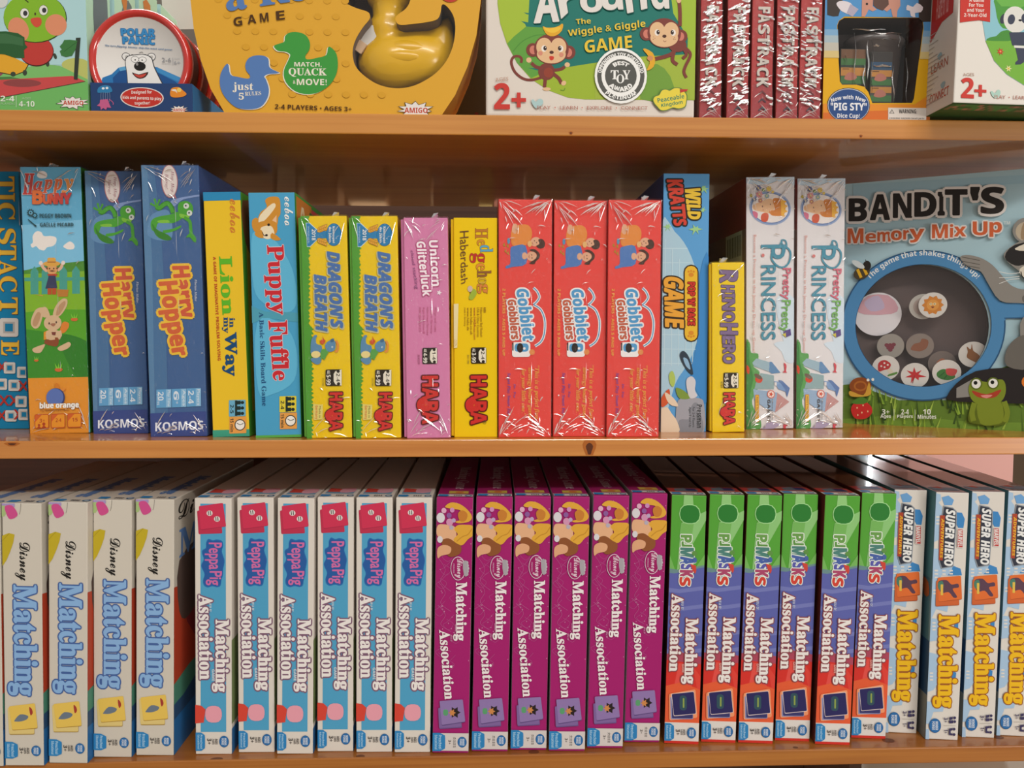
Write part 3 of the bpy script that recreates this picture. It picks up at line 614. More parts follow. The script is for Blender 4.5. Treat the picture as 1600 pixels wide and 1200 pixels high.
for k in range(5): a.T('b85a7c', ('HABA Digital GmbH 2019', 'August Grosch Strasse 28', 'Habermaass Germany', 'Made in Germany', 'design and rules')[k], 128+k*18, 552, 140+k*18, 680-8*abs(k-2), 90, '')
a.T('9a4a6c', '304539', 124, 768, 134, 812, 90, '')
age_badge(a, 146, 738, 216, 812, '1-4', '4-99'); haba(a, 126, 868, 218, 1088)
a.build(); wrap(r, dm, 13, 30, True, 0.8)

# ---- hedgehog
Q = (708, 339.5, 777.5, 341, 709, 683, 778, 683.7)
r, dm, a = lidded('plain yellow game box with curly multicoloured title beside the red boxes', Q, 'e6c012', 'd4ae14')
a.V(*VC); a.part('title_lettering', 'curly multicoloured title')
for t, y0, y1, x0, x1, c_ in (('H', 195, 242, 388, 446, 'b8742c'), ('e', 246, 275, 396, 432, 'cc8a2c'), ('d', 272, 305, 410, 470, '5aa0c0'), ('g', 308, 352, 362, 432, 'b8342c'), ('e', 355, 386, 392, 432, 'd88a34'), ('h', 388, 418, 398, 462, '8a5a34'), ('o', 420, 448, 402, 438, 'c8a43c'), ('g', 448, 492, 396, 446, 'd0803c')): a.T(c_, t, x0, y0, x1, y1, 90, 'bs', 0.0, '8a5c1c', 1.2)
a.TQ('6a4a2c', 'Haberdash', [(358, 205), (352, 440), (322, 448), (316, 208)], ''); a.S('6a4a2c', [(360, 520), (365, 490), (358, 465)], 3); a.E('c8b0a0', 364, 470, 12, 14); a.P('9aae3c', [(358, 510), (380, 470), (395, 490), (375, 520)], 3)
a.part('credits')
for k, t in enumerate(('made in Germany', 'www.haba.de', 'www.haba.co.uk', 'www.HABAusa.com', 'USA & Other Countries', 'Habermaass Bad Rodach', 'HABA')): a.T('8a5a1c' if k != 3 else 'a8442c', t, 334+k*15.5, 555, 345+k*15.5, (640, 660, 680, 702, 690, 690, 580)[k], 90, '' if k < 6 else 'ss')
a.T('8a7a34', '301190', 350, 770, 360, 812, 90, '')
age_badge(a, 368, 738, 440, 812, '2-4', '3-99'); haba(a, 348, 868, 440, 1090); a.T('5a4a2c', '®', 424, 1072, 440, 1090, 90, '')
a.part('clear_tape', 'strip of clear tape'); a.P('e2d4a0', [(278, 538), (310, 537), (304, 738), (278, 740)])
for k in range(4): a.S('b88a4c', [(282+k*6, 690+k*4), (279+k*6, 712), (284+k*6, 736-k*3)], 1.6)
a.build()

# ---- gobblet gobblers (three copies)
Q = (778, 311, 863.6, 312, 778, 683, 862, 684)
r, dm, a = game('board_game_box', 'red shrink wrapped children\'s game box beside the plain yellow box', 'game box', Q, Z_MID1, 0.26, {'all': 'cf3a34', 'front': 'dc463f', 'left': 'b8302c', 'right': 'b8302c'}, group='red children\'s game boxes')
a.V(775, 305, 6.158); a.part('picture', 'two playing children'); K1 = 'd4a080'
a.P('d8843c', [(140, 430), (150, 330), (200, 290), (300, 285), (345, 340), (340, 420), (300, 460), (290, 480), (170, 490)], 4); a.P(K1, [(150, 340), (160, 285), (190, 275), (205, 310), (190, 370), (160, 360)], 4)
a.E(K1, 382, 450, 52, 44, -20); a.P('4a3228', [(390, 490), (420, 470), (410, 430), (450, 425), (475, 460), (465, 505), (420, 515)], 4)
a.P('4f74b0', [(135, 520), (170, 490), (285, 487), (290, 660), (160, 690), (95, 705), (92, 680), (135, 655)], 3); a.E(K1, 275, 585, 26, 34); a.E(K1, 345, 590, 50, 46); a.P('4a3228', [(320, 530), (370, 520), (420, 560), (420, 605), (385, 640), (370, 665), (320, 655), (385, 610), (390, 560)], 3)
for x, y in ((60, 480), (75, 540), (95, 490), (100, 560)): a.P('a8842c', [(x, y), (x+18, y-25), (x+24, y+20)])
a.E('5a8cb0', 118, 440, 14, 30); a.E('d8a86c', 325, 470, 22, 30)
for ex, ey in ((372, 440), (392, 458), (345, 576), (348, 606)): a.E('3a2824', ex, ey, 5)
a.S('a84a44', [(352, 452), (350, 464), (360, 476)], 4); a.S('a84a44', [(322, 578), (318, 592), (322, 606)], 4)
a.part('title_lettering', 'blue and white bouncing title'); a.V(*VC); W_ = 'e6e0de'
for c_, wd in ((W_, 13), ('4a8cb8', 5)): a.S(c_, [(655, 468), (672, 485), (682, 510), (672, 530), (655, 545)], wd); a.S(c_, [(655, 545), (690, 570), (708, 620), (705, 680), (690, 715), (662, 735)], wd)
a.TQ(W_, 'Gobblers', [(574, 522), (594, 700), (552, 702), (534, 522)], 'ss', 0.05, W_, 7); a.TQ('c05a3c', 'Gobblers', [(574, 522), (594, 700), (552, 702), (534, 522)], 'ss', 0.02, '8a3428', 1)
a.TQ('4f94c4', 'Gobblet', [(632, 474), (664, 706), (606, 710), (574, 474)], 'ss', 0.05, W_, 7)
a.part('mascot', 'small blue cup figure'); a.R(W_, 555, 716, 640, 784, 12); a.R('4f94c4', 566, 722, 632, 760, 14); a.E('2c2420', 592, 742, 15, 22); a.E(W_, 612, 745, 6); a.E('d8884c', 648, 762, 13); a.R('3a2c28', 556, 718, 562, 754)
a.part('subtitle', 'yellow age line'); a.TQ('e4a84c', '2 PLAYERS • AGES 5 AND UP', [(524, 470), (522, 778), (510, 778), (510, 470)], 'ss')
a.part('quote', 'yellow quotation and violet line')
for k, (t, y1) in enumerate((('"This is a perfect first', 1068), ('strategy board game', 1064), ('for your little one."', 1050))): a.T('e4a448', t, 656-k*31, 824+(8 if k else 0), 682-k*31, y1, 90, 'bi')
a.T('6a4a9a', 'Dr. Toy', 560, 905, 572, 970, 90, 'bi'); a.T('6a4a9a', 'Smart Play Smart Toy', 530, 855, 548, 1045, 90, 'bi')
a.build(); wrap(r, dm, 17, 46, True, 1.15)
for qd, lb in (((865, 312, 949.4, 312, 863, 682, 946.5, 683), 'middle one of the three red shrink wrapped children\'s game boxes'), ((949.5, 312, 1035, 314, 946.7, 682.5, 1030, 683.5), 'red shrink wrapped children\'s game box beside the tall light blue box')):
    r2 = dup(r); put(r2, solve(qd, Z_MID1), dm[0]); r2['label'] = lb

# ---- wild kratts
Q = (1035.7, 270.6, 1110, 271.4, 1031.5, 675.6, 1104, 674.5)
r, dm, a = game('board_game_box', 'tall light blue game box with a pale grid and yellow pill logo', 'game box', Q, Z_MID1, DP-0.01, {'all': '2f6aa8', 'front': '5b9cd0', 'left': '34568a', 'right': '2f6a54', 'top': '6aa4cc'})
a.V(*VD); a.part('printed_panel'); a.P('a6c8d8', [(270, 270), (330, 300), (385, 370), (425, 480), (437, 620), (425, 760), (380, 860), (330, 940), (262, 1150), (250, 800)], 3)
for k in range(9): a.S('bcd8e2', [(272, 370+k*60), (min(425, 385+k*14), 370+k*60)], 3, 0)
for k in range(5): a.S('bcd8e2', [(290+k*30, 330+k*42), (286+k*30, 860)], 3, 0)
a.P('3f86c4', [(437, 480), (480, 420), (480, 1000), (400, 900), (425, 760)], 3)
for x, y, rr in ((455, 120, 20), (430, 180, 14), (450, 210, 12), (420, 290, 24), (300, 280, 18)): a.star('9ac88a', x, y, rr*.4, rr, 6, 1, 1, 0.8)
a.part('title_lettering', 'jagged yellow and red title')
a.TQ('e0bc3c', 'WILD', [(438, 120), (438, 248), (390, 246), (372, 116)], 'ss', 0.06, '2c2824', 6); a.TQ('cc4434', 'KRATTS', [(362, 84), (380, 272), (328, 275), (296, 84)], 'ss', 0.05, '2c2824', 6)
a.part('logo_pill', 'yellow pill with paw prints'); a.R('3a2c1c', 368, 438, 432, 760, 30); a.R('e0b434', 373, 443, 427, 755, 26); a.TQ('c8382c', "POP 'N' RACE", [(416, 512), (416, 690), (386, 690), (386, 512)], 'ss', 0.05, '6a2418', 3)
for cy, sg in ((480, -1), (722, 1)):
    a.E('d0882c', 400, cy, 11, 9)
    for k in (-1, 0, 1): a.E('d0882c', 400+k*11, cy+sg*16-abs(k)*sg*3, 4.5)
a.part('game_lettering', 'big orange word'); a.TQ('dfa23c', 'GAME', [(365, 492), (368, 700), (290, 708), (284, 490)], 'si', 0.05, '3a2c1c', 6)
a.part('picture', 'grey and green plain shapes'); a.V(1025, 470, 5.578)
a.P('9a9ca4', [(190, 870), (270, 845), (380, 850), (420, 900), (415, 1150), (180, 1150), (170, 1000)], 3); a.P('83868e', [(290, 960), (330, 890), (370, 900), (350, 960), (400, 1010), (400, 1150), (200, 1150), (200, 1040), (290, 1030)], 3)
a.P('dccab0', [(30, 960), (90, 930), (130, 980), (180, 1050), (195, 1150), (25, 1150)], 3); a.P('c85a34', [(40, 850), (110, 770), (110, 880), (45, 930)], 3); a.P('a8c060', [(108, 650), (140, 615), (165, 680), (150, 750), (120, 730)], 4); a.P('7a9440', [(170, 760), (250, 790), (295, 850), (200, 850)], 4); a.P('dccab0', [(70, 800), (150, 850), (190, 920), (110, 900)], 3)
a.P('c8c8cc', [(265, 690), (310, 660), (345, 700), (340, 780), (360, 830), (300, 850), (270, 780)], 4); a.P('34404c', [(205, 470), (240, 440), (290, 500), (325, 640), (280, 620), (225, 540)], 3); a.P('8ab0cc', [(235, 500), (275, 515), (300, 600), (260, 570)], 3)
a.part('publisher_logo', 'dark publisher lettering'); a.T('2c2c2c', 'Pressman', 355, 905, 402, 1105, 90, 'ss', 0.0); a.T('2c2c2c', 'For 2-4 Players', 312, 925, 338, 1100, 90, ''); a.T('2c2c2c', 'Ages 5 and Up', 282, 925, 306, 1100, 90, '')
a.build()

# ---- rhino hero
Q = (1112, 412, 1163, 409, 1112, 675.6, 1164, 676)
r, dm, a = lidded('small yellow game box with violet capitals, shortest box of its row', Q, 'e6c414', 'd4b018', 0.15, ov=0.0026)
a.V(*VD); a.part('title_lettering', 'violet capitals')
for t, y0, y1, x0, x1 in (('R', 462, 510, 520, 592), ('H', 522, 548, 526, 578), ('I', 554, 572, 530, 580), ('N', 578, 622, 530, 580), ('O', 630, 668, 532, 580), ('H', 678, 722, 522, 592), ('E', 730, 760, 530, 580), ('R', 766, 800, 532, 582), ('O', 804, 842, 532, 580)): a.T('7a6488', t, x0, y0, x1, y1, 90, 'ss', 0.04, '4a3c50', 2.5)
a.part('credits'); a.T('6a5a2c', '4789', 520, 918, 530, 946, 90, '')
age_badge(a, 533, 882, 597, 948, '2-5', '5-99'); haba(a, 522, 968, 580, 1102)
a.build(); wrap(r, dm, 23, 8, False)

# ---- pretty pretty princess (two copies)
Q = (1164, 277, 1243, 278, 1165, 672, 1240.5, 669.5)
r, dm, a = game('board_game_box', 'white shrink wrapped fairy tale game box beside the small yellow box', 'game box', Q, Z_MID1, 0.27, {'all': '7a4438', 'front': 'd6d2d4', 'top': 'd0ccd0', 'right': 'c8c4c8', 'left': '8a4a3c', 'rough': 0.3}, group='white fairy tale game boxes')
a.V(1155, 270, 5.716); a.part('printed_panel'); a.P('b8cad8', [(50, 40), (510, 40), (500, 120), (400, 80), (200, 110), (50, 90)], 3)
a.V(1155, 470, 5.716); a.P('c8d6e2', [(310, 400), (420, 380), (500, 420), (500, 560), (420, 560), (380, 470)], 3); a.P('c8d6e2', [(330, 0), (500, 0), (500, 400), (400, 380)], 3)
a.part('picture', 'golden crown and castle illustration'); a.V(1155, 270, 5.716)
a.E('8a9cc0', 276, 325, 195, 155, 10); a.E('5f78a8', 276, 325, 182, 142, 10); a.E('dcd4d0', 276, 325, 172, 132, 10)
a.P('dcb088', [(115, 300), (160, 275), (270, 240), (320, 280), (290, 370), (180, 355), (120, 335)], 4)
a.P('c87a34', [(300, 250), (340, 235), (400, 260), (420, 330), (400, 390), (330, 400), (280, 385), (270, 350), (320, 340)], 4); a.P('e0a83c', [(375, 250), (430, 265), (405, 290), (440, 310), (410, 335), (440, 360), (405, 375), (415, 405), (380, 405)], 0)
a.E('6a4034', 205, 310, 5, 8); a.E('6a4034', 278, 292, 4, 7); a.S('a84a40', [(205, 345), (212, 340), (218, 345)], 4); a.P('c8583c', [(190, 400), (215, 370), (260, 380), (250, 445), (200, 445)], 3); a.P('c86a84', [(115, 350), (160, 370), (150, 420), (120, 390)], 3)
for x, y, rr, c_ in ((165, 140, 32, '5a6288'), (100, 208, 18, 'b8a42c'), (130, 245, 22, '4a5480'), (175, 200, 36, 'cc8a8a'), (185, 255, 24, 'b87a6c'), (245, 215, 26, '8aa0a0'), (265, 150, 28, 'dcc04c'), (215, 160, 18, '7a9a5c'), (300, 180, 16, 'd0b458')): a.star(c_, x, y, rr*.72, rr, 7); a.E('e0cc70', x, y, rr*.25)
a.V(1155, 470, 5.716)
a.P('5a9a54', [(50, 420), (90, 400), (100, 480), (165, 490), (160, 560), (120, 600), (180, 650), (150, 720), (170, 780), (110, 900), (140, 1000), (190, 1080), (180, 1150), (50, 1150)], 3); a.P('3f8040', [(50, 430), (80, 440), (85, 560), (120, 700), (90, 860), (100, 1150), (50, 1150)], 3)
a.P('94aebc', [(110, 570), (150, 530), (290, 570), (270, 650), (130, 600)], 0); a.P('5f86b0', [(270, 560), (290, 560), (370, 655), (290, 665), (265, 645)], 0); a.P('8aa4a8', [(190, 660), (310, 680), (310, 800), (130, 800), (160, 700)], 0)
a.P('8fa8c4', [(120, 800), (340, 830), (330, 1000), (250, 980), (130, 900)], 0); a.P('7896c0', [(310, 730), (400, 740), (440, 830), (350, 800)], 0); a.P('5a76a8', [(350, 720), (385, 725), (455, 790), (430, 870), (410, 800)], 0); a.P('b88a88', [(340, 830), (450, 910), (320, 1005)], 0); a.P('a89cb8', [(200, 1150), (260, 1080), (380, 1105), (300, 1150)], 0)
a.E('c8442c', 172, 715, 34, 32); a.E('6a5a4c', 165, 690, 40, 18, 30); a.P('c84a54', [(400, 570), (425, 590), (420, 640), (430, 655), (390, 652), (408, 630)], 3); a.P('c84a54', [(395, 1105), (435, 1110), (415, 1130), (430, 1150), (395, 1150)], 0); a.P('c8442c', [(60, 590), (85, 620), (80, 670), (60, 650)], 3); a.R('d8d4d4', 315, 740, 335, 770)
a.part('title_lettering', 'teal and pink curled title'); a.V(*VD)
a.S('4a8aa0', [(782, 360), (778, 342), (795, 345), (800, 370), (785, 380), (772, 362), (780, 345)], 6); a.TQ('4a8aa0', 'P', [(795, 362), (790, 420), (690, 420), (690, 362)], '', 0.01, '2f6a84', 1)
a.S('4a8aa0', [(740, 380), (735, 420), (760, 450), (790, 455), (812, 430), (815, 390), (790, 365)], 8)
a.TQ('4a8aa0', 'RINCESS', [(752, 448), (750, 756), (690, 758), (690, 448)], '', 0.02, '2f6a84', 1)
a.TQ('cc6a7c', 'Pretty', [(818, 460), (816, 590), (772, 590), (772, 460)], '', 0.01, 'b85a6c', .8); a.TQ('74ac5c', 'Pretty', [(816, 594), (812, 724), (766, 726), (766, 594)], '', 0.01, '5a9444', .8)
a.P('5a4a84', [(785, 722), (815, 712), (818, 738), (795, 748)], 0); a.P('c8b84c', [(780, 735), (795, 728), (796, 748)]); a.E('cc7a78', 697, 405, 7)
a.part('subtitle', 'thin pink line of text'); a.TQ('cc8a80', 'Become a Princess in this Jewelry Dress-up Game!', [(668, 318), (664, 810), (650, 810), (652, 318)], '')
a.part('publisher_logo', 'red star seal and yellow strip'); a.V(1155, 470, 5.716); a.E('cc6a5c', 282, 845, 36); a.E('e4d4cc', 282, 845, 28); a.star('c8503c', 282, 845, 10, 24, 5)
a.T('4a4440', 'GAMES', 250, 890, 276, 1090, 90, 'ss'); a.T('5a5450', 'Winning Moves', 284, 885, 300, 1080, 90, ''); a.R('b87a2c', 137, 850, 172, 1090, 6); a.R('dcae3c', 141, 855, 168, 1085, 4); a.T('6a4a1c', 'AGES 5 TO ADULT', 149, 865, 161, 1075, 90, 'ss')
a.build()
b = Art(r, dm, None, 'left'); b.part('side_panel'); b.R('9a3c34', 0.0, 0.0, 1, 0.2); b.R('8a6a5c', 0, 0.2, 1, 1); b.part('barcode', 'pale barcode label'); b.R('cfc8c0', 0.72, 0.2, 0.95, 0.33)
for k in range(16): b.R('3a3430', 0.74+k*0.0125, 0.215, 0.74+k*0.0125+(0.004 if k % 3 else 0.008), 0.3)
b.part('printed_text')
for k in range(9): b.R('c0b4a8', 0.45, 0.37+k*0.03, 0.92-(k % 3)*0.05, 0.376+k*0.03)
b.build(); wrap(r, dm, 29, 60, True, 1.0)
r2 = dup(r); put(r2, solve((1244, 284, 1320, 282.6, 1243, 670, 1315, 669.5), Z_MID1), dm[0]); r2.location.x += 0.001; r2['label'] = 'white shrink wrapped fairy tale game box beside the raccoon box'
# ------------------------------------------------------------------ boxes with a window cut into the front
def window_box(name, label, cat, s, depth, cols, a_quad, view, outline, hole, rec, reccol, backcol):
    """front plate with a hole, side walls, recess walls and recess back; outline/hole in view pixels (outline None = full face)"""
    root = empty(name, label, cat); put(root, s); w_, d_, h_ = s['w'], depth, s['h']; dims = (w_, d_, h_)
    a = Art(root, dims, a_quad); a.V(*view)
    O = [a.uv(p) for p in outline] if outline else [(0, 0), (1, 0), (1, 1), (0, 1)]
    H = [a.uv(p) for p in hole]
    tri = tessellate_polygon([[Vector((u, v, 0)) for u, v in O], [Vector((u, v, 0)) for u, v in H]])
    P = O + H; fx = lambda u: -w_/2 + u*w_; fz = lambda v: h_*(1-v)
    vs = [(fx(u), 0, fz(v)) for u, v in P]; fs = [tuple(t) for t in tri]; ms = [mat(cols['front'])]*len(fs)
    n = len(O); k = len(vs); vs += [(fx(u), d_, fz(v)) for u, v in O]
    for i in range(n): fs.append((i, (i+1) % n, k+(i+1) % n, k+i)); ms.append(mat(cols['side']))
    fs.append(tuple(range(k, k+n))); ms.append(mat(cols['side']))
    mesh_obj('carton', vs, fs, ms, root)
    m_ = len(H); vs = [(fx(u), 0.0003, fz(v)) for u, v in H] + [(fx(u), rec, fz(v)) for u, v in H]
    fs = [(i, (i+1) % m_, m_+(i+1) % m_, m_+i) for i in range(m_)] + [tuple(range(m_, 2*m_))]
    mesh_obj('inner_tray', vs, fs, [mat(reccol)]*m_ + [mat(backcol, 0.3)], root)
    vs = [(fx(u), 0.0006, fz(v)) for u, v in H]
    mesh_obj('window_pane', vs, [tuple(range(m_))], [PANE], root)
    return root, dims, a

# ---- raccoon shake box, set at an angle
QB = (1291, 287, 1738, 255, 1285, 659.7, 1720, 679.5)
pl, pr = on_z(1285, 659.7, Z_MID1), on_z(1720, 679.5, Z_MID1)
sB = solve(QB, Z_MID1, math.degrees(atan2(pl.y-pr.y, pr.x-pl.x))); sB['lean'] = 0
r, dm, a = window_box('shake_game_box', 'large pale blue raccoon game box with a round window, turned at an angle', 'game box', sB, 0.05, {'front': 'a4c2cc', 'side': '7a98a4'}, QB, VE, None, ell_pts(491, 696, 284, 259, 0, 48), 0.026, '5a5450', '6a5c5a')
BANDIT = r
a.part('printed_panel')
a.P('98bac8', [(200, 200), (700, 110), (1100, 100), (1100, 60), (200, 100)], 0)
a.P('5f7c30', [(130, 940), (215, 930), (300, 965), (400, 1000), (600, 1000), (720, 940), (790, 880), (850, 860), (1400, 880), (1400, 1200), (130, 1200)], 0)
a.P('6f9038', [(130, 1080), (400, 1060), (700, 1090), (1400, 1100), (1400, 1200), (130, 1200)])
q = random.Random(5)
for k in range(150):
    x = q.uniform(200, 1150); y = q.uniform(975, 1150); L_ = q.uniform(35, 110); dx = q.uniform(-25, 25)
    if abs(x-790) < 95 and y < 1100: continue
    if ((x+dx-491)/290)**2 + ((y-L_-696)/265)**2 < 1.02: continue
    a.P(q.choice(('3c5426', '86a83c', '4f6c2a', '7a9c38', '2f4420', '98b44c')), [(x-5, y), (x+dx, y-L_), (x+5, y)])
a.part('magnifier', 'blue magnifying glass frame with white lettering')
a.S('2f5478', ell_pts(500, 690, 314, 283, 0, 64), 60, 0, True); a.S('4f86b4', ell_pts(500, 690, 312, 281, 0, 64), 52, 0, True); a.P('4f86b4', [(800, 590), (850, 600), (1400, 590), (1400, 655), (850, 660), (812, 700)], 0); a.S('2f5478', [(838, 662), (1400, 658)], 4, 0)
a.arc('e2e4e2', 'The game that shakes things up!', 498, 700, 294, 30, -138, -42, 'ss', 0.0)
a.part('title_lettering', 'chunky dark title with white edge'); WO = 'd8d4d0'
for t, x0, y0, x1, y1, y2 in (('B', 185, 160, 258, 252, 0), ('A', 275, 145, 355, 248, 0), ('N', 372, 142, 448, 240, 0), ('D', 462, 138, 550, 236, 0), ('I', 560, 138, 585, 232, 0), ('T', 590, 128, 680, 232, 0), ("'", 695, 118, 732, 172, 0), ('S', 740, 120, 832, 228, 0)): a.T('2c2826', t, x0, y0, x1, y1, 0, 'ss', 0.05, WO, 11)
a.part('subtitle', 'orange hand lettered line'); OR = 'c8623c'
for t, x0, y0, x1, y1 in (('M', 180, 285, 245, 345), ('e', 255, 305, 300, 342), ('m', 305, 300, 360, 340), ('o', 362, 295, 408, 335), ('r', 414, 293, 440, 332), ('y', 440, 290, 502, 345), ('M', 535, 272, 600, 328), ('i', 610, 272, 622, 325), ('x', 626, 282, 676, 322), ('U', 705, 262, 765, 318), ('p', 775, 265, 825, 325)): a.T(OR, t, x0, y0, x1, y1, 0, 'ss', 0.03, WO, 6)
a.T('d8dcd8', '™', 832, 262, 860, 275, 0)
a.part('log_picture')
K, K2, K3, KW = '8a8680', '2c2a2a', '6a6660', 'd8d0c0'
# log and flower
a.P('2c2828', [(600, 985), (640, 930), (720, 880), (850, 866), (1000, 866), (1400, 866), (1400, 1010), (760, 1010), (620, 1000)], 2); a.P('8a8884', [(640, 950), (720, 905), (690, 960), (740, 950), (700, 985), (640, 990)], 0)
for p in ([(915, 910), (960, 880), (1010, 885), (1010, 920), (950, 950), (915, 940)], [(950, 960), (1000, 960), (1010, 1010), (960, 1000)]): a.P('dd7a2c', p, 3)
a.part('raccoon_picture', 'grey cartoon raccoon')
a.P(K, [(915, 660), (1050, 640), (1100, 860), (900, 866), (905, 760)], 3); a.P(K3, [(850, 860), (845, 800), (880, 750), (930, 740), (940, 866)], 3)
a.P(K, [(655, 405), (690, 400), (745, 415), (790, 445), (830, 490), (870, 530), (930, 545), (1000, 520), (1040, 560), (980, 600), (900, 600), (820, 590), (770, 520), (740, 470), (700, 455), (660, 425)], 3)
for y in (408, 425, 440): a.S('5a5650', [(660, y), (700, y+8), (735, y+15)], 3)
a.P(K3, [(915, 570), (960, 565), (1010, 575), (1010, 635), (930, 632), (945, 610), (915, 595)], 3)
a.E(K, 925, 300, 55, 52); a.E('b8aa94', 925, 305, 42, 40); a.P('9a8468', [(915, 270), (945, 280), (950, 330), (905, 335)], 3); a.P(K, [(835, 410), (860, 370), (930, 335), (1060, 320), (1120, 400), (1100, 500), (980, 520), (900, 470)], 3)
a.P(K2, [(838, 410), (880, 360), (1000, 345), (1080, 380), (1060, 420), (990, 430), (930, 440), (880, 445)], 3); a.P(KW, [(880, 375), (960, 345), (1040, 350), (1000, 372), (920, 385)], 3); a.P(KW, [(900, 460), (960, 435), (1040, 440), (1060, 500), (980, 520), (920, 500)], 3)
a.E('e8e8e4', 945, 408, 22, 24); a.E('5f9cc0', 950, 408, 15, 17); a.E('1c1c1c', 952, 408, 9, 11); a.E('2a2624', 965, 462, 20, 18); a.S('2a2624', [(905, 470), (915, 495), (950, 500), (985, 495)], 4); a.P('c85a50', [(945, 500), (975, 497), (965, 515)], 2)
for y0, y1 in ((475, 470), (490, 495), (500, 520)): a.S('dcdcd8', [(900, y0), (860, y0+4), (815, y1)], 2.5)
a.part('frog_picture', 'olive cartoon frog')
FR, FD = '7a8a2c', '5c6a20'
a.P(FD, [(690, 1085), (705, 1020), (760, 1000), (830, 1005), (860, 1030), (850, 1090), (800, 1105), (740, 1100)], 3); a.P(FR, [(730, 1000), (820, 1000), (835, 1080), (800, 1100), (740, 1095)], 3); a.S(FR, [(715, 1010), (705, 1050), (712, 1085)], 22); a.S(FR, [(838, 1005), (852, 1050), (842, 1090)], 22)
a.P(FR, [(690, 955), (710, 915), (765, 925), (830, 915), (845, 960), (825, 1005), (765, 1020), (710, 1005)], 4); a.P('a8402c', [(705, 960), (765, 975), (825, 955), (805, 985), (765, 992), (725, 985)], 3); a.P('d88a84', [(740, 980), (790, 978), (765, 992)], 2)
for x, y in ((722, 932), (792, 930)): a.E(FD, x, y, 25, 25); a.E('e4e4dc', x, y, 19, 19); a.E('1c1c18', x-3, y-4, 8)
a.part('bee_picture')
a.E('4a4030', 240, 470, 36, 26, -25); a.S('d8a82c', [(222, 455), (238, 490)], 12, 0); a.S('d8a82c', [(246, 445), (262, 478)], 12, 0); a.E('2c2824', 262, 440, 17, 20); a.E('c8d0d0', 225, 435, 30, 12, 30); a.S('2c2824', [(260, 425), (255, 415)], 3, 0)
a.part('snail_picture')
a.E('8a4a24', 238, 940, 46, 36); a.S('a8642c', ell_pts(238, 940, 24, 18), 7, 0, True); a.P('c89a3c', [(195, 960), (250, 978), (268, 940), (275, 925), (282, 975), (230, 985), (195, 980)], 3); a.E('e4e0d4', 270, 915, 6); a.E('e4e0d4', 290, 913, 6)
a.part('strawberry_picture')
a.P('c0302c', [(200, 1030), (235, 995), (280, 1020), (288, 1050), (260, 1075), (215, 1072)], 4)
for x, y in ((225, 1030), (250, 1020), (245, 1050), (270, 1045), (228, 1060)): a.E('e0b88c', x, y, 3, 4)
a.P('4f7c30', [(200, 1010), (240, 985), (270, 1000), (250, 1015)], 2)
a.part('info_text', 'white players and age text')
for t1, t2, x0, x1 in (('3+', 'Ages', 323, 367), ('2-4', 'Players', 393, 459), ('10', 'Minutes', 479, 556)):
    m_ = (x0+x1)/2; a.T('e2e6da', t1, m_-16, 1036, m_+16, 1058, 0); a.T('e2e6da', t2, x0, 1058, x1, 1076, 0)
a.R('d0d8c4', 379, 1035, 381, 1082); a.R('d0d8c4', 467, 1038, 469, 1084)
a.build()
bpy.context.view_layer.update()
MB = r.matrix_world.copy()
